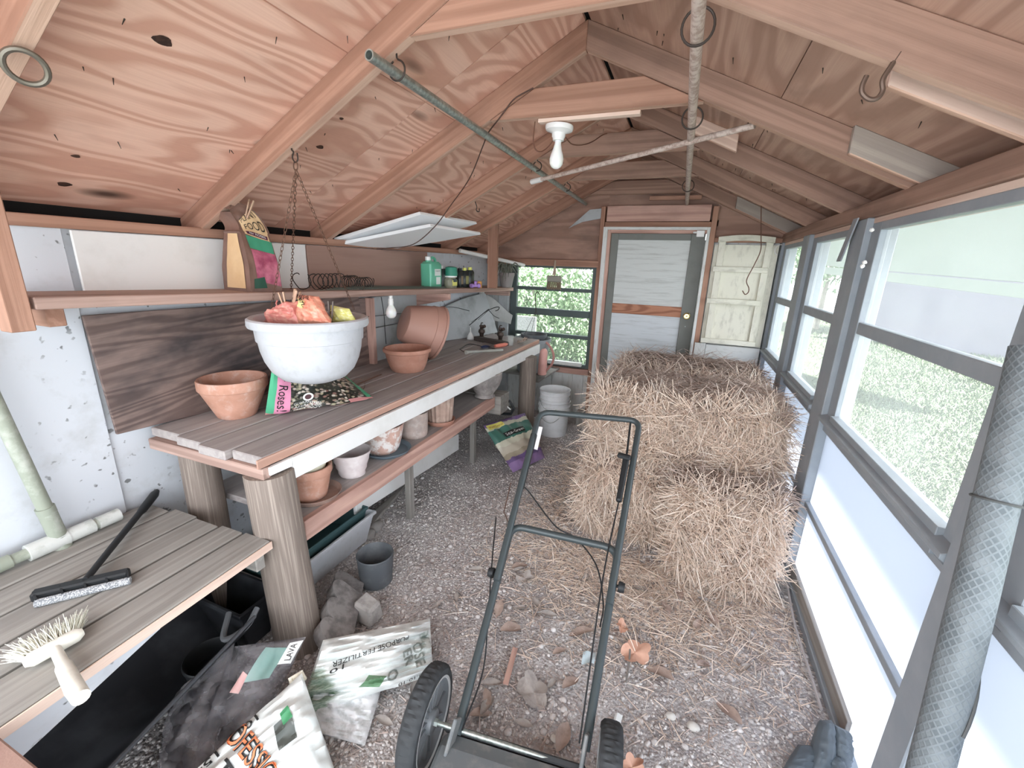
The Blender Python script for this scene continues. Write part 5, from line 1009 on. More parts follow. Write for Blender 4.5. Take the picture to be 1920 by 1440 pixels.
# clear bags of lava rock
CLF = NT('clear_film', .25, 0, .5); t = CLF.t; tpn = CLF.n('ShaderNodeBsdfTransparent'); tpn.inputs[0].default_value = (.86, .86, .88, 1); mxn = CLF.n('ShaderNodeMixShader'); CLF.col((172, 170, 174)); nz = CLF.noise(CLF.map((2, 5, 1)), 1.2, 3, .5); t.links.new(CLF.math('MULTIPLY_ADD', CLF.mask(nz, .4, .75), .55, .10), mxn.inputs[0]); t.links.new(tpn.outputs[0], mxn.inputs[1]); t.links.new(CLF.b.outputs[0], mxn.inputs[2]); t.links.new(mxn.outputs[0], CLF.out.inputs[0]); CLF = CLF.mat
LAVA = paint('lava_rock', (74, 72, 76), (44, 42, 46), .8, .4, .6, 30, rough=.95)
def rocks(par, pts, k, r0, r1):
    m = MB()
    for i in range(k):
        a, b = rnd.random(), rnd.random(); p = pts[0]*(1-a)*(1-b)+pts[1]*a*(1-b)+pts[2]*a*b+pts[3]*(1-a)*b; r = rnd.uniform(r0, r1)
        m.blob(p+V((rnd.uniform(-.01, .01), rnd.uniform(-.01, .01), rnd.uniform(-.01, .02))), r, 2, i, .5, 0, (1, rnd.uniform(.7, 1.1), .75))
    return mk('lava_rock', m, LAVA, par, kind='stuff')
lv1 = thing('lava_rock_bag', Z(400, 1350), 'clear plastic bag of dark lava rock with teal print against the log leg', 'bag')
q = (Z(345, 1470, .05), Z(470, 1400, .08), Z(574, 1194, .24), Z(440, 1212, .24)); sf, n0 = sack(*q, .10, 41, .014, power=.45, wf=3); mk('bag_body', sackmesh(sf, 36, 36), CLF, lv1)
rocks(lv1, [Z(350, 1450, .03), Z(440, 1400, .03), Z(480, 1290, .10), Z(400, 1290, .10)], 16, .018, .034)
patch('printed_panel', lv1, sf, ((.42, .62), (.80, .60), (.86, .88), (.52, .92)), film('teal_print', (124, 158, 152), (160, 184, 180), .4, 6), n=n0, lift=.004, k=14); lp_ = patch('printed_panel', lv1, sf, ((.82, .72), (.99, .72), (.995, .96), (.84, .93)), WHITEP, n=n0, lift=.004)
letter(lp_, 'LAVA', sf, .97, .75, (-.02, .17), (-.08, 0), INK, n=n0, lift=.006); patch('printed_panel', lv1, sf, ((.28, .56), (.42, .53), (.44, .68), (.36, .72)), film('pink_print', (206, 150, 146), (230, 214, 210), .4, 9), n=n0, lift=.005)
lv2 = thing('lava_rock_bag', Z(330, 1400), 'torn clear bag with dark lava rocks showing, left of the teal printed one', 'bag')
q = (Z(285, 1480, .03), Z(385, 1480, .05), Z(440, 1205, .22), Z(330, 1300, .16)); sf, n0 = sack(*q, .08, 51, .014, power=.45, wf=3); mk('bag_body', sackmesh(sf, 30, 30), CLF, lv2)
rocks(lv2, [Z(300, 1450, .05), Z(380, 1430, .05), Z(440, 1270, .16), Z(350, 1320, .12)], 20, .02, .038)
# seed bag near the far leg, white buckets
sg = thing('weed_control_bag', Z(960, 880), 'green, tan and purple weed control bag leaning on the far log leg', 'bag')
n = NT('weed_print', .35, 0, .45); sp = n.n('ShaderNodeSeparateXYZ'); n.put(sp, 0, n.gr); nz = n.noise(n.map((4, 9, 1)), 1.3, 5, .6); vv = n.math('ADD', sp.outputs[1], n.math('MULTIPLY_ADD', nz, .16, -.08))
n.col(n.ramp(vv, [(0, (150, 124, 170)), (.16, (116, 96, 140)), (.24, (170, 160, 140)), (.33, (196, 188, 170)), (.48, (206, 204, 184)), (.58, (70, 116, 104)), (.84, (196, 196, 176)), (.93, (120, 96, 142))], 'CONSTANT'))
A_, B_, C_, D_ = Z(962, 886, .02), Z(1022, 858, .02), Z(984, 774, .34), Z(906, 798, .33); sf, n0 = sack(A_, B_, C_, D_, .09, 61, .020, power=.45, wf=3.2); mk('bag_body', sackmesh(sf, 36, 36), n.mat, sg)
wp_ = patch('printed_panel', sg, sf, ((.02, .86), (.34, .86), (.34, .95), (.02, .97)), plain('lime_print', (214, 210, 110), .5), n=n0, lift=.006); letter(wp_, 'Weed Control', sf, .04, .885, (.28, -.01), (0, .045), plain('red_print', (150, 70, 60), .5), n=n0, lift=.010)
wp_ = patch('printed_panel', sg, sf, ((.22, .62), (.72, .62), (.72, .72), (.22, .72)), INK, n=n0, lift=.007); letter(wp_, 'Sta-Green', sf, .25, .64, (.44, 0), (0, .06), WHITEP, n=n0, lift=.011)
c = Z(958, 800, .0); kp = thing('cream_pot', c, 'cream plastic pot with a black frame in it behind the weed control bag', 'flower pot'); c = V((-1.30, 3.30, 0)); pot('cream_tub', V((-1.24, 3.33, 0)), potprof(.085, .065, .28, .03, .004, .005), CREAM, 'cream tub behind the weed control bag'); bpy.data.objects.remove(kp)
m = MB(); fz0 = [Y(934, 762, 3.3), Y(956, 752, 3.3), Y(964, 766, 3.3), Y(958, 776, 3.3), Y(936, 776, 3.3)]; m.tube(fz0, .013, 6, closed=True); mk('black_rack', m, BLACKP, None, 'black plastic frame lying in the cream tub by the far leg', 'frame')
m = MB(); m.tube(spline([Y(918, 744, 3.15), Y(932, 745, 3.2), Y(945, 757, 3.25), Y(957, 768, 3.28)], 6), .006, 7); mk('white_stick', m, PORC, None, 'curved white stick from the lower shelf into the cream tub', 'stick')
c = Z(1036, 811, 0); rr = rad(c, 30); bks = [(0, 0, 'lower white bucket of two nested by the far log leg'), (1, .115, 'upper white bucket nested in the lower one')]
for k, dz, lab in bks:
    b = thing('white_bucket', c+V((0, 0, dz)), lab, 'bucket'); h = .34; cc = c+V((0, 0, dz)); r0_ = rr*.86 if k == 0 else rr*.82
    mk('body', MB().lathe([(0, 0), (r0_*.98, 0), (r0_, .006), (r0_*1.08, h-.10), (r0_*1.14, h-.095), (r0_*1.14, h-.088), (r0_*1.09, h-.085), (r0_*1.10, h-.05), (r0_*1.15, h-.046), (r0_*1.15, h-.038), (r0_*1.11, h-.035), (r0_*1.12, h-.006), (r0_*1.15, h), (r0_*1.08, h), (r0_*1.05, h-.05), (r0_*.95, .01), (0, .01)], cc, 40), BUCKW, b)
    mk('bail', MB().tube(spline([cc+V((-r0_*1.12, 0, h-.06)), cc+V((-r0_*.6, -r0_*1.1, h-.14)), cc+V((r0_*.3, -r0_*1.25, h-.17)), cc+V((r0_*1.12, 0, h-.06))], 8), .0022, 5), GALV, b)
m = MB(); m.box((-.90, 4.22, 0), (-.82, 4.30, .16), 'z'); mk('wood_block', m, GREYW, None, 'small dark wood block standing beside the door frame', 'block', bev=.004)
# ------------------------------------------------------------------ lawn mower
MW = NT('mower_tube', .4, .1, .5).col((64, 72, 74)).mat; RUB = plain('tyre_rubber', (58, 60, 62), .8); RIM = plain('wheel_rim', (128, 132, 136), .45, .3); RIML = plain('pale_rim_edge', (206, 208, 208), .4, .4); DECK = paint('deck_paint', (104, 108, 110), (140, 138, 134), .7, .45, .65, 14, rough=.5)
mo = thing('lawn_mower', (-.3, .9, 0), 'push lawn mower with dark tubular handle and spoked wheels on the gravel', 'lawn mower')
l0, r0_ = V((-.500, .905, .16)), V((-.108, 1.02, .16)); l1, r1 = Z(960, 985, .50), Z(1160, 1030, .50); l2, r2 = Z(1006, 795, .84), Z(1195, 815, .82)
def fillet(p, q, r, rad_=.06, n=6):
    a = q+(p-q).normalized()*rad_; b = q+(r-q).normalized()*rad_
    return [a*(1-t)**2+q*2*t*(1-t)+b*t*t for t in [i/n for i in range(n+1)]]
tl, tr2 = Z(1012, 772, .87), Z(1200, 789, .87)
mk('lower_handle', MB().tube([l0]+fillet(l0, l1, r1)+fillet(l1, r1, r0_)+[r0_], .0148, 14), MW, mo)
ofs = V((0, .0, .016)); s0, s1 = l0*.35+l1*.65, r0_*.35+r1*.65
mk('upper_handle', MB().tube([s0+ofs]+fillet(s0+ofs, tl, tr2)+fillet(tl, tr2, s1+ofs)+[s1+ofs], .0148, 14), MW, mo)
gs0 = tl+(s0-tl)*.17; gs1 = tl+(s0-tl)*.50
mk('grip_sleeve', MB().tube([gs0, gs1], .017, 12), BLACKP, mo)
mk('handle_tag', MB().bar(tl+(s0-tl)*.10+V((.02, 0, -.005)), tl+(s0-tl)*.25+V((.02, 0, -.01)), .028, .002, (.3, -1, .4)), PORC, mo)
lb = tr2+(s1-tr2)*.28; le = tr2+(s1-tr2)*.52; sd = V((-.032, -.01, .01))
mk('control_rod', MB().tube([tr2+V((-.045, 0, 0)), lb+sd], .005, 8), BLACKP, mo)
mk('control_box', MB().bar(lb+sd, le+sd, .030, .040, (0, 0, 1), w2=.024, h2=.03), BLACKP, mo, bev=.006); mk('control_lever', MB().bar(lb+sd+V((-.04, -.01, .025)), lb+sd+V((.02, -.01, .02)), .03, .02), BLACKP, mo, bev=.005)
for q, s in ((l0*.3+l1*.7, -1), (r0_*.22+r1*.78, 1)): mk('knob', MB().lathe([(.006, 0), (.006, .02), (.02, .022), (.022, .03), (.018, .045), (0, .046)], q, 10, (s, 0, 0)), BLACKP, mo)
for q0, q1, sdv in ((le+sd, r0_+V((-.02, 0, .02)), V((-.03, 0, 0))),): mk('cable', MB().tube(spline([q0, (q0*.6+q1*.4)+sdv*.4, q1], 10), .003, 6), BLACKP, mo)
mk('cable', MB().tube(spline([gs1+V((.01, 0, -.01)), Z(990, 920, .58), Z(1040, 985, .48), Z(1080, 1010, .42), Z(1118, 1060, .38), Z(1131, 1130, .33), r0_*.45+r1*.55+V((-.02, 0, -.01))], 8), .0032, 6), BLACKP, mo)
mk('cable', MB().tube(spline([l0+V((.02, 0, .03)), Z(905, 1260, .22), Z(915, 1160, .32), Z(922, 1060, .42), Z(930, 970, .5)], 8), .0028, 6), BLACKP, mo)
mk('starter_cord', MB().tube([l1+V((-.02, .01, .0)), Z(945, 960, .52), Z(958, 905, .6)], .0022, 6), WIRE, mo)
def wheel(c, ax, r, w, lab):
    u, v_, a = fr(ax); c = V(c); pw = None; m = MB()
    m.lathe(cap=False, prof=[(r*.80, -w*.48), (r*.93, -w*.5), (r*.985, -w*.36), (r, -w*.2), (r*1.004, 0), (r, w*.2), (r*.985, w*.36), (r*.93, w*.5), (r*.80, w*.48)], c=c, n=120, axis=a, fn=lambda rr, z, t: (rr*(1+(.016*math.copysign(1, math.sin(t*46+(1.5 if z > 0 else 0))) if rr > r*.95 else 0)), z))
    wo = mk('wheel', m, RUB, mo)
    for s in (-1, 1): mk('rim_edge', MB().lathe([(r*.80, w*.47*s), (r*.815, w*.51*s), (r*.77, w*.50*s), (r*.76, w*.44*s)], c, 48, a, cap=False), RIML, wo)
    mk('rim', MB().lathe([(r*.80, -w*.45), (r*.80, w*.45), (r*.74, w*.42), (r*.74, -w*.42), (r*.80, -w*.45)], c, 48, a, cap=False), RIM, wo)
    mk('hub', MB().lathe([(0, -w*.5), (r*.22, -w*.48), (r*.24, -w*.2), (r*.24, w*.2), (r*.22, w*.48), (0, w*.5)], c, 24, a), RIM, wo)
    for k in range(7):
        t = k*2*math.pi/7; d = u*math.cos(t)+v_*math.sin(t); tt = d.cross(a); m = MB()
        for s in (-1, 1): m.bar(c+d*r*.18+tt*(r*.05*s), c+d*r*.76+tt*(r*.11*s), .008, w*.55, a)
        mk('spoke', m, RIM, wo)
    mk('axle_bolt', MB().lathe([(0, 0), (.012, 0), (.012, .012), (0, .012)], c+a*w*.5, 6, a), GALV, wo)
wa = (r0_-l0).normalized(); wa.z = 0; wa = V((1, .12, 0)).normalized()
lw = V((-.612, .905, .166)); rw = V((-.03, .985, .143))
wheel(lw, wa, .162, .06, ''); wheel(rw, wa, .140, .066, '')
ff = V((.12, -1, 0)).normalized()                       # mower's own forward, towards the viewer
for q in (lw+ff*.55+V((.04, 0, -.05)), rw+ff*.55+V((-.04, 0, -.04))): wheel(q+V((0, 0, .0)), wa, .095, .045, '')
m = MB(); dz0 = .075
def deckp(a, b, z): return lw+wa*a+ff*b+V((0, 0, z-lw.z))
m.prism([deckp(.07, .0, .07), deckp(.07, .0, .15), deckp(.07, .06, .17), deckp(.07, .58, .17), deckp(.07, .62, .13), deckp(.07, .62, .06)], wa*.44, ff); mk('deck', m, DECK, mo, bev=.012)
mk('rear_flap', MB().bar(deckp(.06, -.015, .135), deckp(.52, -.015, .135), .02, .05, (0, -.5, 1)), plain('black_flap', (52, 54, 56), .6), mo, bev=.004)
mk('engine', MB().lathe([(0, .0), (.10, 0), (.11, .02), (.11, .09), (.09, .12), (.0, .125)], deckp(.29, .36, .17), 30), DECK, mo)
mk('axle', MB().tube([lw, rw], .008, 10), GALV, mo)
for q, e in ((l0, lw), (r0_, rw)): mk('handle_bracket', MB().bar(V((q.x, q.y+.01, q.z+.06)), V((q.x+.0, q.y+.01-.12, .10)), .012, .05, (0, 1, .3)), DECK, mo, bev=.003)
# ------------------------------------------------------------------ mesh roll and black boots at the right
MESH = NT('wire_cloth', .6, .2); ck = MESH.n('ShaderNodeTexChecker'); mp = MESH.map((150, 26, 26)); 
w1 = MESH.n('ShaderNodeTexWave'); MESH.put(w1, 'Vector', MESH.map((1, 1, 1))); w1.inputs['Scale'].default_value = 26; w1.wave_type = 'BANDS'; w1.bands_direction = 'X'
at_ = MESH.n('ShaderNodeSeparateXYZ'); MESH.put(at_, 0, MESH.gr); ang = MESH.math('ARCTAN2', at_.outputs[2], at_.outputs[1]); 
d1 = MESH.math('SINE', MESH.math('ADD', MESH.math('MULTIPLY', at_.outputs[0], 330), MESH.math('MULTIPLY', ang, 14))); d2 = MESH.math('SINE', MESH.math('SUBTRACT', MESH.math('MULTIPLY', at_.outputs[0], 330), MESH.math('MULTIPLY', ang, 14)))
gmx = MESH.mask(MESH.math('MAXIMUM', d1, d2), .3, .9); dn = MESH.noise(MESH.gr, 18, 4)
MESH.col(MESH.mix(gmx, MESH.mix(MESH.mask(dn, .4, .6), (98, 105, 109), (122, 128, 131)), (120, 127, 131))); MESH.bump(gmx, .002, .35); MESH = MESH.mat
r0q, r1q = X(1745, 1440, .585), X(1918, 740, .64); dr = r1q-r0q; k_ = (r0q.z-.02)/dr.z; r1q = r1q+dr*.12; r0q = r0q-dr*k_; dr = r1q-r0q
ms = thing('mesh_roll', r0q, 'tall roll of grey wire mesh leaning by the near right window post', 'roll'); m = MB()
N = 40; x_, y_, a_ = fr(dr); vs, gs = [], []
for i in range(N+1):
    t = i/N; c = r0q+dr*t
    for k in range(48):
        an = 2*math.pi*k/48; r = .034*(1+.06*noise.noise(V((math.cos(an)*1.5, math.sin(an)*1.5, t*7)))); vs.append(c+x_*(r*math.cos(an))+y_*(r*math.sin(an))); gs.append(V((t*dr.length, .045*math.cos(an), .045*math.sin(an))))
m.add(vs, [(i*48+k, i*48+(k+1) % 48, (i+1)*48+(k+1) % 48, (i+1)*48+k) for i in range(N) for k in range(48)], gs, 0, True); g0 = m.g[0]-gs[0]; m.g = [g-g0 for g in m.g]; mk('mesh_cloth', m, MESH, ms)
m = MB(); pts = [r0q+dr*(.50+.22*t+.0)+x_*(.036*math.cos(5.2+3*t))+y_*(.036*math.sin(5.2+3*t))+V((0, 0, 0)) for t in np.linspace(0, 1, 14)]; m.tube(pts, .003, 6); m.tube(circ(r0q+dr*.80, .036, dr, 24), .003, 6, closed=True); mk('tie_wire', m, plain('dark_tie', (80, 82, 82), .6), ms)
BT = plain('dark_boot_rubber', (88, 97, 104), .5, 0, .4)
gl_ = thing('rubber_sheeting', Z(1530, 1440), 'bundle of dark rubber sheeting slumped against the foot of the right wall', 'bundle')
for q_, bu, sd in (((Z(1512, 1455, .03), Z(1562, 1455, .03), Z(1559, 1350, .13), Z(1537, 1350, .13)), .075, 71), ((Z(1553, 1452, .03), Z(1588, 1440, .03), Z(1592, 1372, .12), Z(1562, 1357, .13)), .07, 83), ((Z(1448, 1475, .01), Z(1545, 1475, .01), Z(1540, 1398, .06), Z(1496, 1396, .06)), .07, 95), ((Z(1540, 1480, .01), Z(1580, 1480, .01), Z(1575, 1415, .07), Z(1545, 1410, .07)), .09, 99)):
    sfq, nq = sack(*q_, bu, sd, .004, power=.32, wf=2., crease=.012); mk('fold', sackmesh(sfq, 24, 24), BT, gl_)
m = MB(); m.tube(spline([Z(1476, 1095, .03), Z(1490, 1170, .03), Z(1515, 1250, .03), Z(1540, 1330, .03)], 8), .006, 6); mk('dry_vine', m, plain('pale_vine', (176, 170, 168), .8), None, 'thin pale dry stem along the foot of the right wall', 'stem')
# ------------------------------------------------------------------ numpy scatter helpers
R = np.random.default_rng(5)
def npmesh(name, verts, faces, gr, mat, par=None, smooth=False, **k):
    """verts (n,3), faces (m,4|3)"""
    loc = wloc(par) if par is not None else V((verts[:, 0].mean(), verts[:, 1].mean(), verts[:, 2].min()))
    me = bpy.data.meshes.new(name); n, m, q = len(verts), len(faces), faces.shape[1]
    me.vertices.add(n); me.vertices.foreach_set('co', (verts-np.array(loc)).astype(np.float32).ravel())
    me.loops.add(m*q); me.loops.foreach_set('vertex_index', faces.astype(np.int32).ravel())
    me.polygons.add(m); me.polygons.foreach_set('loop_start', np.arange(0, m*q, q, dtype=np.int32)); me.polygons.foreach_set('loop_total', np.full(m, q, dtype=np.int32))
    at = me.attributes.new('gr', 'FLOAT_VECTOR', 'POINT'); at.data.foreach_set('vector', gr.astype(np.float32).ravel())
    if smooth: me.polygons.foreach_set('use_smooth', np.ones(m, dtype=bool))
    me.materials.append(mat); me.update(calc_edges=True); me.validate()
    o = bpy.data.objects.new(name, me); C.objects.link(o); o.location = loc if par is None else V((0, 0, 0)); LOC[o.name] = loc
    if par is not None: o.parent = par
    return tag(o, **k)
def strands(P, D, L, W, droop, curl, segs=4):
    """ribbons starting at P along D with length L; returns verts, faces, gr"""
    n = len(P); D = D/np.linalg.norm(D, axis=1, keepdims=True)
    rv = R.normal(size=(n, 3)); S_ = np.cross(D, rv); S_ /= np.linalg.norm(S_, axis=1, keepdims=True)
    cv = np.cross(D, S_)*curl[:, None]*R.uniform(.3, 1, (n, 1)); vs = np.zeros((n, segs+1, 2, 3))
    for i in range(segs+1):
        t = i/segs; c = P+D*(L*t)[:, None]+cv*(L*t*t)[:, None]; c[:, 2] -= droop*L*t*t
        w = (W*(1-.55*t))[:, None]*S_*.5
        vs[:, i, 0] = c-w; vs[:, i, 1] = c+w
    b = np.arange(n)[:, None]*(2*(segs+1)); f = np.concatenate([np.stack([b+2*i, b+2*i+1, b+2*i+3, b+2*i+2], -1)[:, 0] for i in range(segs)])
    g = np.repeat(R.uniform(-40, 40, (n, 3)), 2*(segs+1), 0)
    return vs.reshape(-1, 3), f, g
def randcol(name, cols, rough=.8, spec=.2, trans=0):
    n = NT(name, rough, 0, spec); w = n.n('ShaderNodeTexWhiteNoise'); n.put(w, 'Vector', n.gr); k = len(cols)
    n.col(n.ramp(w.outputs[0], [(i/(k-1), c) for i, c in enumerate(cols)]))
    if trans: n.b.inputs['Subsurface Weight'].default_value = 0
    return n.mat
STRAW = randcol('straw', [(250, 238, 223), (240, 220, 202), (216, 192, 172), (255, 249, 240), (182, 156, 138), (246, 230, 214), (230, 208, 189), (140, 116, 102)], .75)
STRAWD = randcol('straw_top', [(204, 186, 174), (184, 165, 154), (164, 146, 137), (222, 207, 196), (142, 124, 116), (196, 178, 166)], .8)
BASE = paint('bale_core', (128, 110, 99), (84, 70, 62), .9, .4, .6, 30, rough=.95)
def bale(x0, x1, y0, y1, z0, z1, lab, n, seed, lean=.0, flow=(0, 0, -1), rr=.09, sid=.5):
    c = np.array([(x0+x1)/2, (y0+y1)/2, (z0+z1)/2]); h = np.array([(x1-x0)/2, (y1-y0)/2, (z1-z0)/2])
    b = thing('straw_bale', (c[0], c[1], z0), lab, 'straw bale', 'pine straw bales stacked by the right wall')
    def shape(d):                                         # superellipsoid-like box with soft lumps
        d = np.asarray(d); p = 7.; k = (np.abs(d/1.)**p).sum(-1, keepdims=True)**(-1/p); q = d*k
        lump = np.array([[noise.noise(V((float(a[0]*2.2+seed*3), float(a[1]*2.6), float(a[2]*2.2+seed))))] for a in q])
        return c+q*h*(1+.05*lump)+np.array([0, -lean, 0])*(-q[:, 2:3])*0
    vs, fs = ico(4); d = np.array([tuple(v) for v in vs]); v = shape(d)
    v[:, 1] += lean*((v[:, 2]-z0)/(z1-z0))*(v[:, 1] < c[1])
    npmesh('bale_core', v, np.array(fs), v, BASE, b, True)
    # strands on the faces one can see: front, top, left side, right side
    def samp(m, face):
        u = R.uniform(-1, 1, (m, 3))
        ax, s = face; u[:, ax] = s; k = (np.abs(u)**7.).sum(-1, keepdims=True)**(-1/7.); q = u*k
        lump = np.array([[noise.noise(V((float(a[0]*2.2+seed*3), float(a[1]*2.6), float(a[2]*2.2+seed))))] for a in q])
        p = c+q*h*(1+.05*lump); p[:, 1] += lean*((p[:, 2]-z0)/(z1-z0))*(p[:, 1] < c[1])
        nn = np.sign(q)*np.abs(q)**6/h; nn /= np.linalg.norm(nn, axis=1, keepdims=True); return p, nn
    tot = []
    for face, frac, pref in (((1, -1), .52, (.25, -.05, -.75)), ((2, 1), .30, (.9, -.5, 0)), ((0, -1), .10, (0, .3, -.8)), ((0, 1), .08, (0, .3, -.7))):
        m = int(n*frac); P, N_ = samp(m, face)
        cl = np.array([[noise.noise(V((float(a[0]*5), float(a[1]*5), float(a[2]*5+seed)))), noise.noise(V((float(a[0]*5+9), float(a[1]*5), float(a[2]*5))))] for a in P])
        D_ = np.array(pref)+R.normal(0, .55, (m, 3)); D_[:, 0] += cl[:, 0]*1.6; D_[:, 2] += cl[:, 1]*.8
        sg = np.where(R.random(m) < .35, -1, 1)[:, None]; D_ *= sg
        D_ -= N_*(D_*N_).sum(-1, keepdims=True)*.9; D_ /= np.linalg.norm(D_, axis=1, keepdims=True); D_ += N_*R.uniform(.0, .32 if face != (0, 1) else .08, (m, 1))
        L = R.uniform(.06, .19, m); far = (R.random(m) < .04) & (face != (0, 1)); L[far] *= 1.3; D_[far] += N_[far]*.45
        P = P-N_*.008
        tot.append((strands(P, D_, L, R.uniform(.0030, .0075, m), R.uniform(.0, .3, m), R.normal(0, .35, m)), face))
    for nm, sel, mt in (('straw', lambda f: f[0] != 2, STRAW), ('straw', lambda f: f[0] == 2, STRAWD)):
        vs_, fs_, gs_, o_ = [], [], [], 0
        for (v_, f_, g_), fc in tot:
            if sel(fc): vs_.append(v_); fs_.append(f_+o_); gs_.append(g_); o_ += len(v_)
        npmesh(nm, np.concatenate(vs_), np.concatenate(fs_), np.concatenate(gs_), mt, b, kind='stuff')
bale(-.47, .05, 2.40, 3.55, .0, .50, 'lower left straw bale under the stack, behind the mower handle', 11000, 1)
bale(.07, .615, 2.17, 3.50, .0, .54, 'lower right straw bale, nearest the window, bulging onto the gravel', 14000, 2, lean=.06)
bale(-.45, .62, 2.48, 3.30, .51, .885, 'wide straw bale lying across the two lower ones', 24000, 3, lean=.10)
bale(-.44, .62, 3.32, 4.12, .51, .885, 'rear straw bale on the stack, before the far door', 9000, 4)
bale(-.40, .62, 3.56, 4.10, .0, .50, 'straw bale at the back of the stack resting on the ground', 900, 5)
# loose straw on the ground round the bales
n = 5200; P = np.stack([R.normal(.05, .42, n), 2.25-np.abs(R.normal(0, .33, n)), np.zeros(n)], -1)
P2 = np.stack([R.normal(-.62, .12, 1500), R.uniform(2.3, 3.6, 1500), np.zeros(1500)], -1); P = np.concatenate([P, P2]); P = P[(P[:, 0] < .68) & (P[:, 0] > -.95) & (P[:, 1] > 1.2)]
n = len(P); P[:, 2] = [gz(float(a), float(b))+.008 for a, b in P[:, :2]]; D_ = R.normal(0, 1, (n, 3)); D_[:, 2] = R.uniform(.0, .22, n)
s_ = strands(P, D_, R.uniform(.04, .15, n), R.uniform(.0022, .005, n), R.uniform(.05, .25, n), R.normal(0, .3, n)); npmesh('loose_straw', *s_, STRAW, None, label='loose straw strewn on the gravel round the bales', category='straw', kind='stuff') if False else tag(npmesh('loose_straw', *s_, STRAW), 'loose straw strewn on the gravel round the bales', 'straw', None, 'stuff')
# ------------------------------------------------------------------ gravel
def scatter_rocks(n, px, sz, flat, jit, sub=0, soft=False):
    vs, fs = ico(sub); B = np.array([tuple(v) for v in vs]); Fb = np.array(fs); k = len(B)
    S_ = sz[:, None]*np.stack([np.ones(n), R.uniform(.6, 1.0, n), flat], -1); a = R.uniform(0, 6.28, n); ca, sa = np.cos(a), np.sin(a)
    q = B[None]*S_[:, None]*(1+R.uniform(-jit, jit, (n, k, 1)))
    x = q[..., 0]*ca[:, None]-q[..., 1]*sa[:, None]; y = q[..., 0]*sa[:, None]+q[..., 1]*ca[:, None]
    v = np.stack([x, y, q[..., 2]], -1)+px[:, None]; f = (Fb[None]+(np.arange(n)*k)[:, None, None]).reshape(-1, 3)
    return v.reshape(-1, 3), f, np.repeat(R.uniform(-40, 40, (n, 3)), k, 0)
def pebs(n, k0, sub, lo, hi):
    X_ = R.uniform(-1.95, .70, n); Y_ = R.uniform(.35, 4.3, n)
    dens = np.array([.50+.55*noise.noise(V((float(a)*1.1, float(b)*1.1, 7)))+.34*min(1, max(0, (a+1.2)/1.4))-.25*max(0, (b-2.0)/2) for a, b in zip(X_, Y_)])
    kp = R.random(n) < dens; X_, Y_ = X_[kp], Y_[kp]; n = len(X_); sz = np.clip(R.gamma(3.2, k0, n)+lo, 0, hi)
    Z_ = np.array([gz(float(a), float(b)) for a, b in zip(X_, Y_)])+sz*.25
    return scatter_rocks(n, np.stack([X_, Y_, Z_], -1), sz, R.uniform(.45, .75, n), .12, sub)
pa_, pb_ = pebs(72000, .0009, 0, .0022, .008), pebs(5500, .0013, 1, .0055, .014)
PEB = randcol('pebbles', [(238, 236, 234), (218, 213, 211), (196, 191, 190), (248, 246, 245), (176, 170, 168), (230, 222, 217), (158, 152, 150), (222, 216, 213)], .85)
tag(npmesh('gravel', np.concatenate([pa_[0], pb_[0]]), np.concatenate([pa_[1], pb_[1]+len(pa_[0])]), np.concatenate([pa_[2], pb_[2]]), PEB, None, True), 'grey and white pea gravel covering the shed floor', 'gravel', None, 'stuff')
# dry twigs and needles among the gravel
n = 5000; P = np.stack([R.uniform(-1.2, .66, n), R.uniform(.5, 2.6, n), np.zeros(n)], -1); P[:, 2] = [gz(float(a), float(b))+.009 for a, b in P[:, :2]]; D_ = R.normal(0, 1, (n, 3)); D_[:, 2] = R.uniform(0, .15, n)
DEB = randcol('debris', [(190, 172, 163), (164, 147, 140), (214, 200, 191), (136, 121, 116), (226, 212, 203)], .9)
tag(npmesh('debris', *strands(P, D_, R.uniform(.015, .06, n), R.uniform(.002, .006, n), R.uniform(0, .15, n), R.normal(0, .4, n)), DEB), 'dry needles, bark bits and twigs scattered on the gravel', 'debris', None, 'stuff')
# dry leaves: three shapes, copied
def leafmesh(L, W, curl, seed):
    def f(u, v): w = W*math.sin(math.pi*min(1, u*.96+.03))**.8; s = 2*v-1; return V((L*(u-.5), w*s, curl*L*(s*s*.5*math.sin(math.pi*u)+.25*math.sin(u*4+seed))+.004))
    m = MB(); m.grid(f, 14, 6); return m
def lobed(Rr, seed):
    def f(u, v): a = 2*math.pi*u; r = Rr*(.74+.26*abs(math.cos(2.5*a+.3))**.7+.08*math.sin(a+seed))*v; return V((r*math.cos(a), r*math.sin(a)*.8, .012*math.sin(3*a+seed)*v+.01*v*v+.004))
    m = MB(); m.grid(f, 50, 5); return m
LFB = paint('dry_leaf_brown', (172, 152, 141), (128, 110, 102), .6, .45, .65, 30, rough=.8); LFG = paint('dry_leaf_grey', (172, 164, 158), (124, 116, 112), .6, .45, .65, 30, rough=.8); LFO = paint('dry_leaf_orange', (216, 172, 150), (196, 146, 124), .5, .45, .65, 30, rough=.8)
protos = []
for i, (mbm, mt, lb, gp) in enumerate(((leafmesh(.095, .022, .22, 1), LFB, 'small curled brown leaf lying on the gravel', 'brown leaves on the gravel'), (leafmesh(.08, .016, .3, 2), LFG, 'small narrow grey leaf lying on the gravel', 'grey leaves on the gravel'))):
    protos.append(mk('dry_leaf', mbm, mt, None, lb, 'leaf', gp, loc=(0, 0, 0)))
lp = [(R.uniform(-.95, .5), R.uniform(.75, 2.1)) for _ in range(46)]
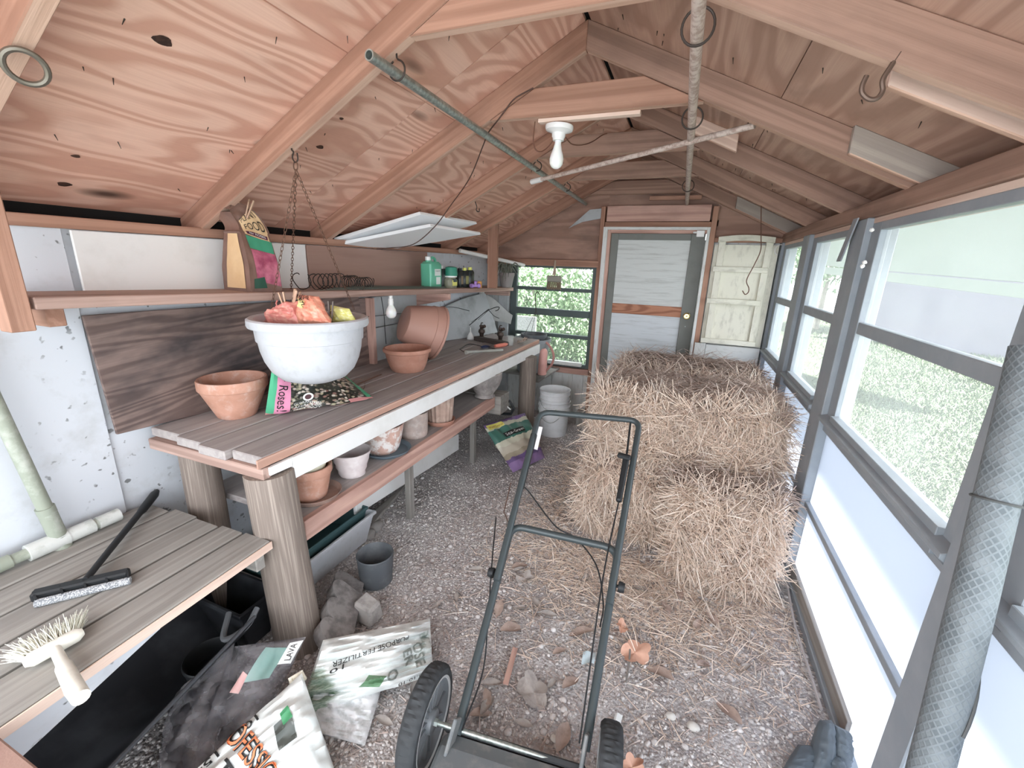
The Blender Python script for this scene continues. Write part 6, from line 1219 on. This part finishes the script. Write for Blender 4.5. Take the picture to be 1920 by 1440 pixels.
for i, (x, y) in enumerate(lp):
    s = protos[i % 2]; o = s if i < 2 else s.copy()
    if i >= 2: C.objects.link(o)
    o.location = (x, y, gz(x, y)+.010); o.rotation_euler = (R.uniform(-.25, .25), R.uniform(-.25, .25), R.uniform(0, 6.28)); k = R.uniform(.7, 1.25); o.scale = (k, k, k)
for px, py, s, mt, lb, rz in ((1190, 1225, .07, LFO, 'large orange lobed leaf right of the mower handle', .8), (1165, 1178, .035, LFO, 'small orange leaf just above the large orange leaf', 2), (1185, 1440, .045, LFO, 'orange leaf fragment at the lower edge beside the right mower wheel', 1), (1000, 1300, .075, LFG, 'big grey lobed leaf between the mower handle tubes', 2.2), (985, 1085, .05, LFG, 'grey crumpled leaf below the mower crossbar', .4)):
    p = Z(px, py, .012); o = mk('dry_leaf', lobed(s, px), mt, None, lb, 'leaf', loc=(0, 0, 0)); o.location = p; o.rotation_euler = (.1, -.1, rz)
m = MB(); m.bar(Z(966, 1215, .02), Z(948, 1283, .02), .022, .006); mk('bark_strip', m, REDW, None, 'flat reddish strip of bark lying between the mower handle tubes', 'bark')
m = MB(); m.tube([Z(1182, 1202, .02), Z(1180, 1240, .02), Z(1174, 1280, .02)], .004, 6); mk('twig', m, GREYW, None, 'straight grey twig lying over the large orange leaf', 'twig')
for px, py, s, lb in ((1258, 1342, .018, 'pale round pebble larger than its neighbours in the lower middle gravel'), (1300, 1362, .022, 'larger white pebble toward the lower right of the gravel'), (1040, 1385, .016, 'oval pale pebble near the mower deck')):
    mk('pebble', MB().blob(Z(px, py, s*.5), s, 2, px, .2, 0, (1, .8, .6)), plain('pale_pebble%d' % px, (206, 202, 196), .8), None, lb, 'stone')
m = MB(); m.grid(lambda u, v: Z(1094+24*u-4*v, 1222+22*v, .018)+V((0, 0, .006*math.sin(u*6+v*4))), 6, 6); mk('paper_scrap', m, plain('bluish_paper', (196, 210, 214), .7), None, 'bluish scrap of paper beside the right tube of the mower handle', 'paper')
m = MB(); m.grid(lambda u, v: Z(1146+14*u+8*v, 1365-28*v+3*u, .018)+V((0, 0, .004*math.sin(u*5))), 4, 6); mk('paper_scrap', m, plain('white_paper', (232, 234, 232), .7), None, 'small white scrap just above the right mower wheel', 'paper')
m = MB(); n_ = 0
for k in range(170):                                     # roofing nail points poking through the plywood
    if k % 2: x = rnd.uniform(-2.0, -.6); z = zl(x)
    else: x = rnd.uniform(-.45, .7); z = zr(x)
    y = rnd.uniform(.6, 4.3)
    if min(abs(y-q-.02) for q in RY) < .035: continue
    m.tube([V((x, y, z)), V((x+rnd.uniform(-.006, .006), y+rnd.uniform(-.006, .006), z-rnd.uniform(.008, .02)))], [.002, .0008], 4)
mk('nail_points', m, IRON, None, 'rusty nail points poking down through the roof plywood', 'nails', kind='stuff')
# ------------------------------------------------------------------ outdoors
GRS = NT('lawn_ground', .95, 0, .1); a_ = GRS.noise(GRS.gr, .5, 5, .6); b_ = GRS.noise(GRS.gr, 18, 4, .6); GRS.col(GRS.mix(GRS.mask(b_, .35, .65), GRS.mix(GRS.mask(a_, .4, .6), (36, 43, 32), (46, 53, 41)), (54, 60, 48))); GRS = GRS.mat
m = MB(); m.grid(lambda u, v: V((.84+24*u, -3+26*v, -.03+.03*noise.noise(V((u*9, v*9, 0))))), 40, 40); m.grid(lambda u, v: V((-16+14*u-.12, -3+26*v, -.04)), 4, 4); m.grid(lambda u, v: V((-2.2+3.1*u, 4.62+18*v, -.04)), 4, 4); m.grid(lambda u, v: V((-2.2+3.1*u, -3+2.1*v, -.04)), 4, 4)
g0 = m.g[0]-m.v[0]; m.g = [V(v) for v in m.v]; S('floor', m, GRS)
n = 120000; d_ = R.uniform(0, 1, n); P = np.stack([.92+d_*6.5, np.zeros(n), np.full(n, -.02)], -1); P[:, 1] = P[:, 0]*R.uniform(1.2, 3.6, n); P[:4000, 1] = P[:4000, 0]*R.uniform(3.6, 6, 4000)
D_ = R.normal(0, .45, (n, 3)); D_[:, 2] = 1; GB_ = randcol('grass_blades', [(66, 78, 60), (94, 106, 84), (54, 66, 50), (112, 122, 102), (80, 92, 72)], .7)
tag(npmesh('lawn_grass', *strands(P, D_, R.uniform(.03, .07, n)*(1+1.6*d_), R.uniform(.005, .009, n)*(1+2.6*d_), R.uniform(.1, .5, n), R.normal(0, .3, n), 2), GB_), 'short green lawn grass outside the right-hand windows', 'grass', None, 'stuff')
HW = paint('house_wall', (112, 110, 122), (98, 98, 108), .4, .5, .7, 2); HP = paint('house_panel', (118, 125, 119), (106, 112, 106), .4, .5, .7, 2)
hs = thing('neighbour_building', (6.5, 12.3, 0), 'pale outbuilding beyond the lawn, seen through the big right window', 'building')
wl0, wl1 = Z(1560, 632, 0), Z(1873, 673, 0); dw = (wl1-wl0).normalized(); wl1 = wl0+dw*9; nv = V((dw.y, -dw.x, 0))
mk('wall', MB().prism([wl0, wl1, wl1+V((0, 0, 2.4)), wl0+V((0, 0, 2.4))], -nv*.15, dw), HW, hs)
q = Z(1690, 645, 0); mk('corner_post', MB().box((q.x-.12, q.y-.35, 0), (q.x+.12, q.y-.2, 2.2), 'z'), PORC, hs)
f0 = Y(1533, 497, 9.2); f1 = Y(1930, 530, 6.6); mk('upper_panel', MB().prism([f0, f1, f1+V((0, 0, 2.4)), f0+V((0, 0, 2.4))], (0, .12, 0), f1-f0), HP, hs)
g0_ = f0+V((0, -.06, -.02)); g1_ = f1+V((0, -.06, -.02)); mk('fascia', MB().prism([g0_+V((0, 0, -.11)), g1_+V((0, 0, -.15)), g1_, g0_], (0, .10, 0), f1-f0), HP, hs)
LEAF = randcol('foliage', [(122, 148, 112), (148, 170, 136), (96, 122, 90), (176, 192, 164), (76, 100, 72), (132, 158, 120)], .6)
TRK = paint('tree_bark', (150, 144, 134), (108, 102, 94), .7, .45, .65, 6, rough=.9)
def bush(c, r, n, lab, nm='hedge_bush', tall=1., trunk=False, lf=.05, cat='bush'):
    c = np.array(c, float); b = thing(nm, c, lab, cat); d = R.normal(size=(n, 3)); d /= np.linalg.norm(d, axis=1, keepdims=True)
    rad_ = R.uniform(.35, 1, n)**.6; lump = np.array([1+.35*noise.noise(V((float(a[0]*2+c[0]), float(a[1]*2), float(a[2]*2+c[1])))) for a in d])
    P = c+np.array([0, 0, r*tall*(1.0 if not trunk else 1.5)])+d*(rad_*lump)[:, None]*np.array([r, r, r*tall]); P = P[P[:, 2] > c[2]]; n = len(P)
    D_ = R.normal(size=(n, 3)); D_[:, 2] -= .3
    npmesh('foliage', *strands(P, D_, R.uniform(.7, 1.4, n)*lf, R.uniform(.5, .8, n)*lf, np.full(n, .2), R.normal(0, .2, n), 2), LEAF, b, kind='stuff')
    mk('stem', MB().tube([V(c)+V((0, 0, -.05)), V(c)+V((.05, 0, r*tall)), V(c)+V((.0, .1, r*tall*1.6))], [.05+.04*trunk, .04, .02], 8), TRK, b)
bush((-2.25, 6.5, -.05), .95, 9000, 'green leafy bush outside the far window, left side', tall=1.0); bush((-1.2, 6.9, -.05), 1.1, 10000, 'green leafy bush outside the far window, right side', tall=1.15); bush((-3.4, 7.6, -.05), 1.3, 7000, 'paler bush behind the others outside the far window', tall=1.2, lf=.06); bush((-2.1, 8.6, -.05), 1.9, 9000, 'tall bush rising behind the hedge outside the far window', tall=1.25, lf=.08)
bush((1.9, 14.0, -.05), 1.3, 5000, 'tree beyond the lawn, seen through the farthest right window', 'garden_tree', 1.4, True, .1, 'tree'); bush((3.9, 16.0, -.05), 1.7, 5000, 'tree beyond the lawn left of the pale building', 'garden_tree', 1.4, True, .12, 'tree')
m = MB(); m.box((-2.9, 5.62, -.05), (-1.86, 5.66, .92), 'z'); mk('fence_panel', m, paint('weathered_fence', (150, 150, 150), (110, 112, 110), .7, .42, .62, 9, streak=(6, 6, 1)), None, 'weathered white fence boards outside the far window, lower left', 'fence')
EXPO = 2.95
# ------------------------------------------------------------------ light
w = bpy.data.worlds.new('world'); bpy.context.scene.world = w; w.use_nodes = True
bg = w.node_tree.nodes['Background']
sky = w.node_tree.nodes.new('ShaderNodeTexSky'); sky.sky_type = 'HOSEK_WILKIE'; sky.turbidity = 6; sky.ground_albedo = .5
sky.sun_direction = V((.35, .0, 1)).normalized()
mx = w.node_tree.nodes.new('ShaderNodeMix'); mx.data_type = 'RGBA'; mx.inputs[0].default_value = .85
w.node_tree.links.new(sky.outputs[0], mx.inputs[6]); mx.inputs[7].default_value = (.90, .95, 1, 1)
w.node_tree.links.new(mx.outputs[2], bg.inputs[0]); bg.inputs[1].default_value = 1.0
sun = bpy.data.lights.new('sun', 'SUN'); sun.energy = 9.0; sun.angle = math.radians(1.5); sun.color = (1, .97, .92)
so = bpy.data.objects.new('sun', sun); C.objects.link(so)
so.rotation_euler = V((-.262, -.03, -1)).to_track_quat('-Z', 'Y').to_euler()
vs = bpy.context.scene.view_settings
vs.view_transform = 'Standard'; vs.look = 'None'; vs.gamma = 1; vs.use_curve_mapping = False; vs.exposure = EXPO
bpy.context.scene.cycles.max_bounces = 10; bpy.context.scene.cycles.diffuse_bounces = 6; bpy.context.scene.cycles.transparent_max_bounces = 12
